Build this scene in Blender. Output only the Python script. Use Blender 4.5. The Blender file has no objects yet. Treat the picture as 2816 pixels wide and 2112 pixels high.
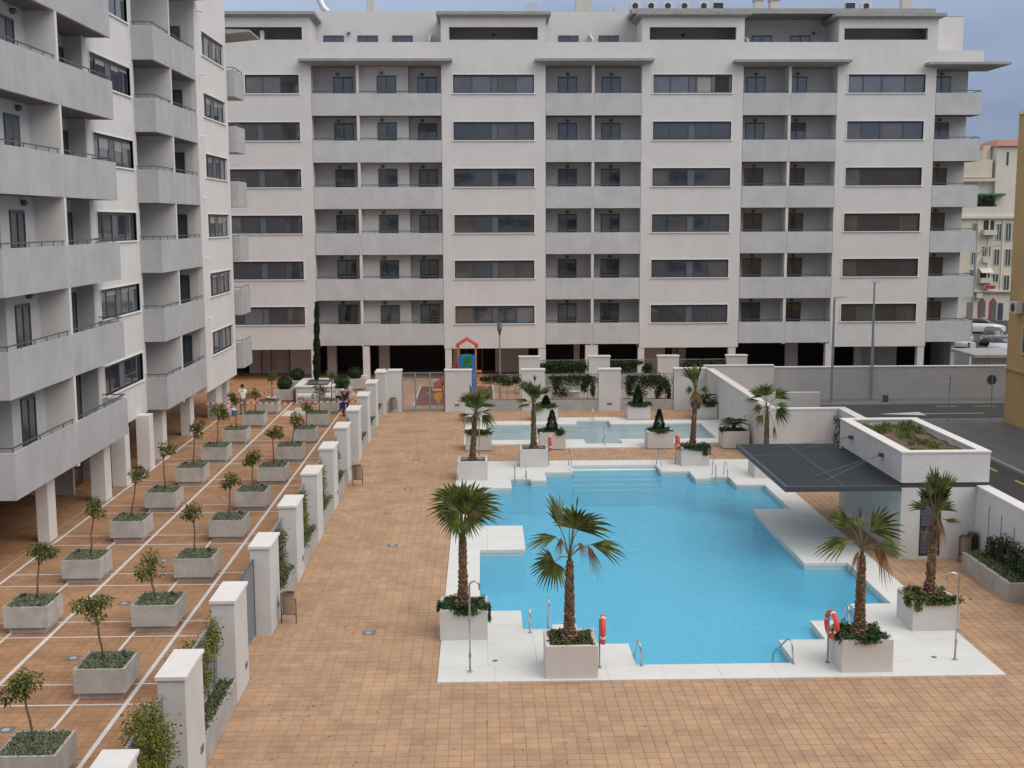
import bpy, math, random
from mathutils import Vector, Matrix, Euler
R = math.radians
random.seed(7)
SC = bpy.context.scene
COL = SC.collection

# ------------------------------------------------------------------ camera
cam_data = bpy.data.cameras.new("camera")
cam = bpy.data.objects.new("camera", cam_data)
COL.objects.link(cam)
cam_data.sensor_fit = 'HORIZONTAL'
cam_data.sensor_width = 36.0
cam_data.lens = 42.19
cam_data.clip_start = 0.2
cam_data.clip_end = 3000
pitch, yaw, roll = .13452, .0255, -.0038
fw = Vector((math.sin(yaw)*math.cos(pitch), math.cos(yaw)*math.cos(pitch), -math.sin(pitch)))
rt = Vector((math.cos(yaw), -math.sin(yaw), 0))
up = rt.cross(fw)
r2 = rt*math.cos(roll) + up*math.sin(roll)
u2 = -rt*math.sin(roll) + up*math.cos(roll)
mw = Matrix((r2, u2, -fw)).transposed().to_4x4()
mw.translation = Vector((0, 0, 10.812))
cam.matrix_world = mw
SC.camera = cam

SKYX, SKYY = 9.1, 4.4
# ------------------------------------------------------------------ sky, sun, exposure
SUN_ELEV, SUN_AZ = 48.0, 124.0            # azimuth measured from +Y towards +X
world = bpy.data.worlds.new("World")
SC.world = world
world.use_nodes = True
nt = world.node_tree
nt.nodes.clear()
def wn(t, **k):
    n = nt.nodes.new(t)
    for a, b in k.items(): setattr(n, a, b)
    return n
w_out = wn('ShaderNodeOutputWorld')
sky = wn('ShaderNodeTexSky', sky_type='NISHITA')
sky.sun_disc = False
sky.sun_elevation = R(SUN_ELEV)
sky.sun_rotation = R(SUN_AZ)
bg1 = wn('ShaderNodeBackground'); bg1.inputs[1].default_value = 0.06
nt.links.new(sky.outputs[0], bg1.inputs[0])
tc = wn('ShaderNodeTexCoord')
sep = wn('ShaderNodeSeparateXYZ')
nt.links.new(tc.outputs['Generated'], sep.inputs[0])
ramp = wn('ShaderNodeValToRGB')           # an overcast sky: bluish low down, brighter and neutral overhead
cr = ramp.color_ramp
cr.elements[0].position = 0.0;  cr.elements[0].color = (.29, .36, .525, 1)
cr.elements[1].position = 1.0;  cr.elements[1].color = (1.16, 1.13, 1.08, 1)
e = cr.elements.new(.18); e.color = (.44, .52, .69, 1)
e = cr.elements.new(.45); e.color = (.92, .94, .98, 1)
nt.links.new(sep.outputs[2], ramp.inputs[0])
mp = wn('ShaderNodeMapping'); mp.inputs['Scale'].default_value = (1, 1, 2.6); mp.inputs['Location'].default_value = (SKYX, SKYY, 0)
nt.links.new(tc.outputs['Generated'], mp.inputs[0])
nz = wn('ShaderNodeTexNoise'); nz.inputs['Scale'].default_value = 1.5; nz.inputs['Detail'].default_value = 5
nz.inputs['Roughness'].default_value = .55
nt.links.new(mp.outputs[0], nz.inputs[0])
cl = wn('ShaderNodeValToRGB')
cl.color_ramp.elements[0].position = .34; cl.color_ramp.elements[0].color = (.50, .53, .60, 1)
cl.color_ramp.elements[1].position = .64; cl.color_ramp.elements[1].color = (1.16, 1.14, 1.10, 1)
nt.links.new(nz.outputs[0], cl.inputs[0])
mx = wn('ShaderNodeMix', data_type='RGBA', blend_type='MULTIPLY'); mx.inputs[0].default_value = 1
nt.links.new(ramp.outputs[0], mx.inputs[6]); nt.links.new(cl.outputs[0], mx.inputs[7])
bg2 = wn('ShaderNodeBackground'); bg2.inputs[1].default_value = .92
nt.links.new(mx.outputs[2], bg2.inputs[0])
ms = wn('ShaderNodeMixShader'); ms.inputs[0].default_value = .85
nt.links.new(bg1.outputs[0], ms.inputs[1]); nt.links.new(bg2.outputs[0], ms.inputs[2])
nt.links.new(ms.outputs[0], w_out.inputs[0])

sun_d = bpy.data.lights.new("sun", 'SUN')
sun_d.energy = 1.4
sun_d.angle = R(55)
sun_d.color = (1.0, .95, .88)
sun = bpy.data.objects.new("sun", sun_d)
COL.objects.link(sun)
sd = Vector((math.sin(R(SUN_AZ))*math.cos(R(SUN_ELEV)), math.cos(R(SUN_AZ))*math.cos(R(SUN_ELEV)), math.sin(R(SUN_ELEV))))
sun.rotation_euler = sd.to_track_quat('Z', 'Y').to_euler()
sun.location = sd*200

SC.view_settings.view_transform = 'Standard'
SC.view_settings.look = 'None'
SC.view_settings.exposure = 0.31
SC.view_settings.gamma = 1.0
SC.view_settings.use_curve_mapping = False
SC.cycles.use_denoising = True
SC.cycles.max_bounces = 8
SC.cycles.transparent_max_bounces = 16
SC.cycles.caustics_reflective = False
SC.cycles.caustics_refractive = False

# ------------------------------------------------------------------ materials
def mat(name, col, rough=.8, var=.12, scale=3.0, bump=0.0, bscale=60, metal=0.0, ior=None, col2=None, island=0.0, streak=None, fine=0.0, wear=0.0):
    """Procedural material: large soft mottling, fine grain, optional bump, optional per-piece colour spread."""
    m = bpy.data.materials.new(name); m.use_nodes = True
    t = m.node_tree; n = t.nodes; L = t.links
    b = n['Principled BSDF']
    b.inputs['Roughness'].default_value = rough
    b.inputs['Metallic'].default_value = metal
    if ior: b.inputs['IOR'].default_value = ior
    g = n.new('ShaderNodeNewGeometry')
    nz = n.new('ShaderNodeTexNoise'); nz.inputs['Scale'].default_value = scale; nz.inputs['Detail'].default_value = 6
    nz.inputs['Roughness'].default_value = .62
    if streak:
        mpn = n.new('ShaderNodeMapping'); mpn.inputs['Scale'].default_value = streak
        L.new(g.outputs['Position'], mpn.inputs[0]); L.new(mpn.outputs[0], nz.inputs[0])
    else:
        L.new(g.outputs['Position'], nz.inputs[0])
    rp = n.new('ShaderNodeValToRGB')
    c1 = tuple(max(0, c*(1-var)) for c in col); c2 = col2 if col2 else tuple(min(1, c*(1+var)) for c in col)
    rp.color_ramp.elements[0].position = .3; rp.color_ramp.elements[0].color = (*c1, 1)
    rp.color_ramp.elements[1].position = .7; rp.color_ramp.elements[1].color = (*c2, 1)
    L.new(nz.outputs[0], rp.inputs[0])
    out = rp.outputs[0]
    if fine > 0:
        n3 = n.new('ShaderNodeTexNoise'); n3.inputs['Scale'].default_value = 45; n3.inputs['Detail'].default_value = 3
        L.new(g.outputs['Position'], n3.inputs[0])
        mr = n.new('ShaderNodeMapRange'); mr.inputs[3].default_value = 1-fine; mr.inputs[4].default_value = 1+fine
        mr.inputs[1].default_value = .3; mr.inputs[2].default_value = .7
        L.new(n3.outputs[0], mr.inputs[0])
        vm = n.new('ShaderNodeVectorMath'); vm.operation = 'SCALE'
        L.new(out, vm.inputs[0]); L.new(mr.outputs[0], vm.inputs['Scale']); out = vm.outputs[0]
    if island > 0:
        mr = n.new('ShaderNodeMapRange'); mr.inputs[3].default_value = 1-island; mr.inputs[4].default_value = 1+island
        L.new(g.outputs['Random Per Island'], mr.inputs[0])
        vm = n.new('ShaderNodeVectorMath'); vm.operation = 'SCALE'
        L.new(out, vm.inputs[0]); L.new(mr.outputs[0], vm.inputs['Scale']); out = vm.outputs[0]
    L.new(out, b.inputs['Base Color'])
    if wear > 0:                                  # rain streaks running down, with their own ragged shapes
        mw_ = n.new('ShaderNodeMapping'); mw_.inputs['Scale'].default_value = (1.0, 1.0, .2); L.new(g.outputs['Position'], mw_.inputs[0])
        n4 = n.new('ShaderNodeTexNoise'); n4.inputs['Scale'].default_value = 1.6; n4.inputs['Detail'].default_value = 8; n4.inputs['Roughness'].default_value = .7
        L.new(mw_.outputs[0], n4.inputs[0])
        mr = n.new('ShaderNodeMapRange'); mr.inputs[1].default_value = .33; mr.inputs[2].default_value = .58; mr.inputs[3].default_value = 1-wear; mr.inputs[4].default_value = 1.02
        L.new(n4.outputs[0], mr.inputs[0])
        vm = n.new('ShaderNodeVectorMath'); vm.operation = 'SCALE'
        L.new(out, vm.inputs[0]); L.new(mr.outputs[0], vm.inputs['Scale']); out = vm.outputs[0]; L.new(out, b.inputs['Base Color'])
    if bump > 0:
        n2 = n.new('ShaderNodeTexNoise'); n2.inputs['Scale'].default_value = bscale; n2.inputs['Detail'].default_value = 4
        L.new(g.outputs['Position'], n2.inputs[0])
        bp = n.new('ShaderNodeBump'); bp.inputs['Strength'].default_value = bump; bp.inputs['Distance'].default_value = .01
        L.new(n2.outputs[0], bp.inputs['Height']); L.new(bp.outputs[0], b.inputs['Normal'])
    return m

def leafmat(name, ca, cb, rough=.5, trans=.25):
    m = mat(name, ca, rough, .35, 5.0, col2=cb, island=.38)
    b = m.node_tree.nodes['Principled BSDF']
    b.inputs['Transmission Weight'].default_value = 0
    b.inputs['Subsurface Weight'].default_value = 0
    b.inputs['Specular IOR Level'].default_value = .35
    return m

def clad(name, col):
    """Light wall faced in thin horizontal courses."""
    m = mat(name, col, .85, .045, .55, fine=.035, wear=.035)
    t = m.node_tree; n = t.nodes; L = t.links; b = n['Principled BSDF']
    g = n.new('ShaderNodeNewGeometry')
    sp = n.new('ShaderNodeSeparateXYZ'); L.new(g.outputs['Position'], sp.inputs[0])
    ad = n.new('ShaderNodeMath'); ad.operation = 'MULTIPLY'; ad.inputs[1].default_value = 1/.12
    L.new(sp.outputs[2], ad.inputs[0])
    fr = n.new('ShaderNodeMath'); fr.operation = 'FRACT'; L.new(ad.outputs[0], fr.inputs[0])
    pp = n.new('ShaderNodeMath'); pp.operation = 'LESS_THAN'; pp.inputs[1].default_value = .12; L.new(fr.outputs[0], pp.inputs[0])
    bp = n.new('ShaderNodeBump'); bp.inputs['Strength'].default_value = .25; bp.inputs['Distance'].default_value = -.004
    L.new(pp.outputs[0], bp.inputs['Height']); L.new(bp.outputs[0], b.inputs['Normal'])
    return m

def tilemat(name, c_lo, c_hi, c_odd, size, ox, oy, joint=None, odd=.93):
    """Clay pavers: every paver of the grid has its own tone; a few are greyer. joint draws the grid where no pieces are built."""
    m = bpy.data.materials.new(name); m.use_nodes = True
    t = m.node_tree; n = t.nodes; L = t.links; b = n['Principled BSDF']
    b.inputs['Roughness'].default_value = .72
    b.inputs['Specular IOR Level'].default_value = .35
    g = n.new('ShaderNodeNewGeometry')
    mp = n.new('ShaderNodeVectorMath'); mp.operation = 'SUBTRACT'; mp.inputs[1].default_value = (ox, oy, 0)
    L.new(g.outputs['Position'], mp.inputs[0])
    sc = n.new('ShaderNodeVectorMath'); sc.operation = 'MULTIPLY'; sc.inputs[1].default_value = (1/size, 1/size, 0)
    L.new(mp.outputs[0], sc.inputs[0])
    fl = n.new('ShaderNodeVectorMath'); fl.operation = 'FLOOR'; L.new(sc.outputs[0], fl.inputs[0])
    wnz = n.new('ShaderNodeTexWhiteNoise'); wnz.noise_dimensions = '2D'; L.new(fl.outputs[0], wnz.inputs[0])
    # whole batches of pavers share a tone, as they come off the pallet
    big = n.new('ShaderNodeTexNoise'); big.inputs['Scale'].default_value = .55; big.inputs['Detail'].default_value = 3
    L.new(g.outputs['Position'], big.inputs[0])
    bat = n.new('ShaderNodeVectorMath'); bat.operation = 'MULTIPLY'; bat.inputs[1].default_value = (.21, .43, 0)
    L.new(fl.outputs[0], bat.inputs[0])
    batn = n.new('ShaderNodeTexNoise'); batn.inputs['Scale'].default_value = 1.0; batn.inputs['Detail'].default_value = 2
    L.new(bat.outputs[0], batn.inputs[0])
    mixv = n.new('ShaderNodeMath'); mixv.operation = 'MULTIPLY_ADD'; mixv.inputs[1].default_value = .38; 
    L.new(wnz.outputs[0], mixv.inputs[0])
    s2 = n.new('ShaderNodeMath'); s2.operation = 'MULTIPLY'; s2.inputs[1].default_value = .7; L.new(batn.outputs[0], s2.inputs[0])
    L.new(s2.outputs[0], mixv.inputs[2])
    rp = n.new('ShaderNodeValToRGB')
    rp.color_ramp.elements[0].position = .22; rp.color_ramp.elements[0].color = (*c_lo, 1)
    rp.color_ramp.elements[1].position = .78; rp.color_ramp.elements[1].color = (*c_hi, 1)
    L.new(mixv.outputs[0], rp.inputs[0])
    wn2 = n.new('ShaderNodeTexWhiteNoise'); wn2.noise_dimensions = '3D'
    add = n.new('ShaderNodeVectorMath'); add.operation = 'ADD'; add.inputs[1].default_value = (17.3, 5.1, 2.0)
    L.new(fl.outputs[0], add.inputs[0]); L.new(add.outputs[0], wn2.inputs[0])
    gt = n.new('ShaderNodeMath'); gt.operation = 'GREATER_THAN'; gt.inputs[1].default_value = odd; L.new(wn2.outputs[0], gt.inputs[0])
    gm = n.new('ShaderNodeMath'); gm.operation = 'MULTIPLY'; gm.inputs[1].default_value = .6; L.new(gt.outputs[0], gm.inputs[0])
    mx = n.new('ShaderNodeMix'); mx.data_type = 'RGBA'; mx.inputs[7].default_value = (*c_odd, 1)
    L.new(gm.outputs[0], mx.inputs[0]); L.new(rp.outputs[0], mx.inputs[6])
    # dirt and water marks
    dn = n.new('ShaderNodeTexNoise'); dn.inputs['Scale'].default_value = .9; dn.inputs['Detail'].default_value = 7; dn.inputs['Roughness'].default_value = .68
    L.new(g.outputs['Position'], dn.inputs[0])
    dr = n.new('ShaderNodeMapRange'); dr.inputs[1].default_value = .34; dr.inputs[2].default_value = .60; dr.inputs[3].default_value = .78; dr.inputs[4].default_value = 1.05
    L.new(dn.outputs[0], dr.inputs[0])
    vm = n.new('ShaderNodeVectorMath'); vm.operation = 'SCALE'; L.new(mx.outputs[2], vm.inputs[0]); L.new(dr.outputs[0], vm.inputs['Scale'])
    fn = n.new('ShaderNodeTexNoise'); fn.inputs['Scale'].default_value = 38; fn.inputs['Detail'].default_value = 4
    L.new(g.outputs['Position'], fn.inputs[0])
    fr = n.new('ShaderNodeMapRange'); fr.inputs[1].default_value = .3; fr.inputs[2].default_value = .7; fr.inputs[3].default_value = .93; fr.inputs[4].default_value = 1.07
    L.new(fn.outputs[0], fr.inputs[0])
    vm2 = n.new('ShaderNodeVectorMath'); vm2.operation = 'SCALE'; L.new(vm.outputs[0], vm2.inputs[0]); L.new(fr.outputs[0], vm2.inputs['Scale'])
    out = vm2.outputs[0]
    if joint:
        f2 = n.new('ShaderNodeVectorMath'); f2.operation = 'FRACTION'; L.new(sc.outputs[0], f2.inputs[0])
        sx = n.new('ShaderNodeSeparateXYZ'); L.new(f2.outputs[0], sx.inputs[0])
        a = n.new('ShaderNodeMath'); a.operation = 'LESS_THAN'; a.inputs[1].default_value = .04; L.new(sx.outputs[0], a.inputs[0])
        c = n.new('ShaderNodeMath'); c.operation = 'LESS_THAN'; c.inputs[1].default_value = .04; L.new(sx.outputs[1], c.inputs[0])
        d = n.new('ShaderNodeMath'); d.operation = 'MAXIMUM'; L.new(a.outputs[0], d.inputs[0]); L.new(c.outputs[0], d.inputs[1])
        mj = n.new('ShaderNodeMix'); mj.data_type = 'RGBA'; mj.inputs[7].default_value = (*joint, 1)
        L.new(d.outputs[0], mj.inputs[0]); L.new(out, mj.inputs[6]); out = mj.outputs[2]
    L.new(out, b.inputs['Base Color'])
    bp = n.new('ShaderNodeBump'); bp.inputs['Strength'].default_value = .15; bp.inputs['Distance'].default_value = .004
    L.new(fn.outputs[0], bp.inputs['Height']); L.new(bp.outputs[0], b.inputs['Normal'])
    return m

def watermat(name, tint, body, turb, scale=2.4, bump=.12):
    """Clear water: tinted see-through with a Fresnel mirror of the sky, rippled."""
    m = bpy.data.materials.new(name); m.use_nodes = True
    t = m.node_tree; n = t.nodes; L = t.links
    n.remove(n['Principled BSDF'])
    tr = n.new('ShaderNodeBsdfTransparent'); tr.inputs[0].default_value = (*tint, 1)
    gl = n.new('ShaderNodeBsdfGlossy'); gl.inputs['Roughness'].default_value = .06
    fr = n.new('ShaderNodeFresnel'); fr.inputs[0].default_value = 1.33
    g = n.new('ShaderNodeNewGeometry')
    mp = n.new('ShaderNodeMapping'); mp.inputs['Scale'].default_value = (1.0, 1.5, 1); L.new(g.outputs['Position'], mp.inputs[0])
    nz = n.new('ShaderNodeTexNoise'); nz.inputs['Scale'].default_value = scale; nz.inputs['Detail'].default_value = 5; nz.inputs['Roughness'].default_value = .62
    nz.inputs['Distortion'].default_value = .8
    L.new(mp.outputs[0], nz.inputs[0])
    bp = n.new('ShaderNodeBump'); bp.inputs['Strength'].default_value = bump; bp.inputs['Distance'].default_value = .3
    L.new(nz.outputs[0], bp.inputs['Height'])
    L.new(bp.outputs[0], gl.inputs['Normal']); L.new(bp.outputs[0], fr.inputs['Normal'])
    df = n.new('ShaderNodeBsdfDiffuse')
    bn = n.new('ShaderNodeTexNoise'); bn.inputs['Scale'].default_value = 6; bn.inputs['Detail'].default_value = 6; bn.inputs['Roughness'].default_value = .7
    L.new(mp.outputs[0], bn.inputs[0])
    rp = n.new('ShaderNodeValToRGB'); rp.color_ramp.elements[0].position = .32; rp.color_ramp.elements[1].position = .7
    rp.color_ramp.elements[0].color = (*[c*.90 for c in body], 1); rp.color_ramp.elements[1].color = (*[c*1.1+.012 for c in body], 1)
    L.new(bn.outputs[0], rp.inputs[0]); L.new(rp.outputs[0], df.inputs[0])
    m0 = n.new('ShaderNodeMixShader'); m0.inputs[0].default_value = turb; L.new(tr.outputs[0], m0.inputs[1]); L.new(df.outputs[0], m0.inputs[2])
    mx = n.new('ShaderNodeMixShader'); L.new(fr.outputs[0], mx.inputs[0]); L.new(m0.outputs[0], mx.inputs[1]); L.new(gl.outputs[0], mx.inputs[2])
    L.new(mx.outputs[0], n['Material Output'].inputs[0])
    return m

MT = dict(
    wall=clad("wall_cladding", (.665, .648, .636)),
    wall_plain=mat('wall_plain', (.67, .655, .64), .85, .05, .6, fine=.04),
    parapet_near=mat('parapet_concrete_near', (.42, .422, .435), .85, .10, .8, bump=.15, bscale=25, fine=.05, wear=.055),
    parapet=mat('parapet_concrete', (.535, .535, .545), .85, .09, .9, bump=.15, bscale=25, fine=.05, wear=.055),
    recess=mat('loggia_render', (.58, .565, .55), .85, .05, .7, fine=.03),
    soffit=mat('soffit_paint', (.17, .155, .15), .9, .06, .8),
    concrete_dk=mat('canopy_concrete', (.34, .335, .33), .85, .14, 1.6, fine=.06),
    trim=mat('pale_trim', (.80, .78, .75), .7, .04, 2),
    frame=mat('window_aluminium', (.055, .07, .095), .4, .1, 4),
    glass=mat('window_glass', (.04, .045, .055), .04, .25, .5, bump=.35, bscale=.9, ior=2.1),
    glass_lt=mat('window_glass_curtain', (.12, .128, .145), .06, .3, .5, bump=.3, bscale=.9, ior=2.0),
    shutter=mat('roller_shutter', (.10, .115, .14), .55, .1, 5),
    shutter_lt=mat('roller_shutter_grey', (.32, .31, .29), .6, .1, 5),
    panel=mat('window_panel', (.12, .135, .16), .45, .08, 4),
    rail=mat('rail_paint', (.09, .105, .12), .45, .1, 6),
    lamp=mat('bulkhead_lamp', (.14, .14, .15), .4, .1, 6),
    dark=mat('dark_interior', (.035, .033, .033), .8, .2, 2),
    door_glass=mat('ground_glazing', (.03, .03, .035), .08, .2, 1, ior=1.8),
    wood=mat('door_wood', (.22, .13, .06), .6, .2, 6),
    white=mat('white_paint', (.76, .75, .73), .75, .04, 1.2, fine=.03),
    coping=mat('coping_stone', (.70, .675, .655), .7, .05, 2.5, fine=.03),
    gwall=mat('garden_wall_paint', (.60, .595, .59), .8, .06, .9, fine=.04, wear=.04),
    gwall_old=mat('street_wall_paint', (.47, .465, .46), .85, .08, .8, fine=.05),
    pconc=mat('planter_concrete', (.45, .435, .41), .9, .18, 2.6, bump=.3, bscale=50, fine=.09, wear=.09),
    bed=mat('bed_concrete', (.40, .39, .375), .9, .16, 1.8, bump=.3, bscale=50, fine=.08),
    wplant=mat('planter_white', (.60, .58, .565), .8, .05, 1.5, fine=.03, wear=.035),
    soil=mat('soil', (.055, .042, .032), .95, .35, 9, bump=.8, bscale=30),
    strip=mat('white_marble_strip', (.62, .61, .60), .6, .1, 4, fine=.05),
    deck=mat('pool_deck_stone', (.66, .66, .645), .7, .05, 1.1, fine=.03),
    wband=mat('waterline_tile', (.62, .64, .61), .4, .08, 6),
    pool=mat('pool_mosaic', (.20, .74, .97), .5, .07, .8, fine=.08),
    kpool=mat('paddling_mosaic', (.62, .76, .80), .5, .06, .9, fine=.06),
    step=mat('pool_step', (.46, .70, .80), .5, .06, 2, fine=.05),
    nosing=mat('step_nosing', (.80, .82, .80), .5, .03, 3),
    water=watermat('pool_water', (.82, .95, .985), (.17, .69, 1.0), .46),
    kwater=watermat('paddling_water', (.93, .975, .98), (.50, .68, .74), .45, 3.0, .08),
    steel=mat('polished_steel', (.55, .56, .58), .22, .1, 5, metal=1.0),
    galv=mat('galvanised_mesh', (.30, .33, .36), .5, .12, 8, metal=.4),
    mesh_dk=mat('mesh_wire', (.27, .30, .32), .55, .12, 8, metal=.2),
    mortar=mat('joint_mortar', (.43, .30, .205), .95, .15, 4),
    asphalt=mat('asphalt', (.052, .052, .056), .85, .2, 1.2, bump=.4, bscale=90, fine=.12),
    sidewalk=mat('pavement_concrete', (.145, .145, .15), .9, .14, .8, fine=.08),
    kerb=mat('kerb_stone', (.33, .32, .31), .85, .12, 2),
    mark=mat('road_paint_white', (.66, .65, .62), .6, .1, 5),
    ymark=mat('road_paint_yellow', (.62, .43, .08), .6, .12, 5),
    terrain=mat('far_ground', (.17, .16, .15), .95, .2, .2),
    bark=mat('orange_bark', (.16, .115, .085), .85, .25, 18, bump=.5, bscale=60),
    palmbark=mat('palm_trunk_fibre', (.085, .05, .032), .95, .4, 12, bump=.8, bscale=40, island=.45),
    palmboot=mat('palm_boot', (.17, .105, .06), .9, .35, 10, island=.45),
    frond=leafmat('palm_frond', (.035, .065, .016), (.165, .195, .05), .42),
    frond_dry=leafmat('palm_frond_dry', (.19, .11, .055), (.34, .22, .11), .7),
    petiole=mat('palm_petiole', (.15, .14, .055), .5, .3, 8),
    orangeleaf=leafmat('citrus_leaf', (.045, .08, .02), (.19, .215, .045)),
    orange=mat('orange_fruit', (.62, .24, .025), .45, .12, 20),
    grass=leafmat('planter_ground_cover', (.17, .195, .125), (.30, .335, .215), .8),
    bedgreen=leafmat('bed_ground_cover', (.09, .125, .06), (.21, .25, .125), .75),
    ivy=leafmat('ivy_leaf', (.018, .05, .014), (.055, .11, .028)),
    ivy_lt=leafmat('ivy_leaf_light', (.045, .075, .016), (.13, .15, .032)),
    vine=leafmat('vine_leaf', (.07, .095, .014), (.25, .25, .035)),
    vine_dk=leafmat('vine_leaf_dark', (.022, .042, .016), (.07, .10, .032)),
    vine_dry=leafmat('vine_leaf_dry', (.09, .085, .035), (.20, .17, .06)),
    conifer=leafmat('conifer_scale', (.010, .028, .014), (.038, .07, .028), .6),
    box=leafmat('box_ball_leaf', (.010, .030, .008), (.035, .075, .018), .6),
    cypress=leafmat('cypress_scale', (.014, .028, .016), (.05, .068, .038), .7),
    cycad=leafmat('cycad_frond', (.035, .055, .025), (.10, .13, .055)),
    weed=leafmat('roof_weed', (.06, .10, .018), (.16, .22, .05)),
    black=mat('black_plastic', (.02, .02, .022), .5, .2, 8),
    red=mat('lifebuoy_red', (.72, .075, .045), .5, .08, 5),
    bin_slat=mat('bin_timber', (.26, .19, .14), .7, .2, 8),
    bin_frame=mat('bin_frame', (.13, .095, .08), .6, .2, 8),
    canopy=mat('canopy_sheet', (.038, .05, .062), .55, .1, 2),
    canopy_edge=mat('canopy_fascia', (.05, .06, .07), .5, .1, 3),
    rope=mat('canopy_cable', (.13, .13, .13), .5, .1, 5),
    louvre=mat('louvre_door', (.15, .165, .19), .5, .08, 4),
    yellow_wall=mat('ochre_wall', (.48, .335, .155), .85, .08, .6, fine=.05),
    cream=mat('cream_wall', (.66, .60, .48), .85, .08, .4, fine=.05),
    cream2=mat('cream_wall_pale', (.66, .62, .53), .85, .08, .4),
    redroof=mat('roof_tile_red', (.32, .14, .10), .8, .2, 3),
    redtrim=mat('red_window_trim', (.36, .06, .05), .6, .1, 3),
    grille=mat('white_grille', (.55, .53, .46), .6, .1, 3),
    awning=mat('green_awning', (.05, .14, .09), .8, .2, 3),
    skin=mat('skin', (.42, .24, .17), .6, .1, 8),
    hair=mat('dark_hair', (.02, .016, .014), .7, .2, 30),
    shirt=mat('white_shirt', (.72, .72, .70), .85, .06, 6),
    navy=mat('navy_shirt', (.018, .025, .06), .85, .1, 6),
    jeans=mat('blue_jeans', (.028, .045, .13), .85, .15, 8),
    khaki=mat('grey_trousers', (.20, .165, .14), .85, .1, 8),
    shoe=mat('dark_shoe', (.02, .02, .025), .6, .1, 8),
    pred=mat('play_red', (.62, .09, .045), .5, .06, 4),
    porange=mat('play_orange', (.60, .19, .05), .5, .06, 4),
    pblue=mat('play_blue', (.03, .22, .55), .5, .06, 4),
    pgreen=mat('play_green', (.035, .22, .055), .5, .06, 4),
    pyellow=mat('play_yellow', (.70, .40, .03), .5, .06, 4),
    rubber=mat('rubber_mat', (.17, .055, .045), .9, .12, 3, fine=.08),
    tape_w=mat('tape_white', (.74, .72, .70), .5, .05, 5),
    tape_r=mat('tape_red', (.60, .035, .035), .5, .05, 5),
    metal_lt=mat('shiny_duct', (.70, .72, .74), .3, .1, 4, metal=.8),
    ac=mat('ac_casing', (.62, .60, .55), .6, .06, 5),
    acdk=mat('ac_fan', (.03, .033, .04), .5, .1, 5),
    chim=mat('chimney_render', (.56, .54, .50), .85, .06, 1.5),
    lampglass=mat('lamp_globe', (.20, .21, .23), .2, .1, 5, ior=1.5),
    signblue=mat('sign_blue', (.03, .09, .30), .4, .05, 5),
    signback=mat('sign_back', (.10, .105, .11), .5, .1, 5),
    carglass=mat('car_glass', (.02, .024, .03), .05, .1, 2, ior=1.7),
    tyre=mat('tyre', (.02, .02, .02), .8, .1, 8),
    cover=mat('drain_cover', (.17, .19, .21), .5, .2, 12, metal=.3),
    bucket=mat('blue_bucket', (.04, .22, .50), .5, .05, 5),
    bag=mat('white_sack', (.60, .58, .54), .8, .1, 5),
)
TS = .268
MT['tile'] = tilemat('terracotta_paver', (.41, .25, .15), (.485, .31, .195), (.37, .255, .19), TS, -5.56, 15.0, odd=.965)
MT['court'] = tilemat('court_paver', (.335, .185, .097), (.405, .23, .125), (.31, .18, .11), TS, -21.0, 10.0, odd=.985)
MT['court_red'] = tilemat('court_paver_red', (.31, .165, .095), (.385, .21, .125), (.30, .16, .11), TS, -21.0, 10.0, odd=.985)

# ------------------------------------------------------------------ mesh helpers
def wloc(o):
    v = Vector((0, 0, 0))
    while o is not None:
        v = v + Vector(o.location); o = o.parent
    return v

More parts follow.
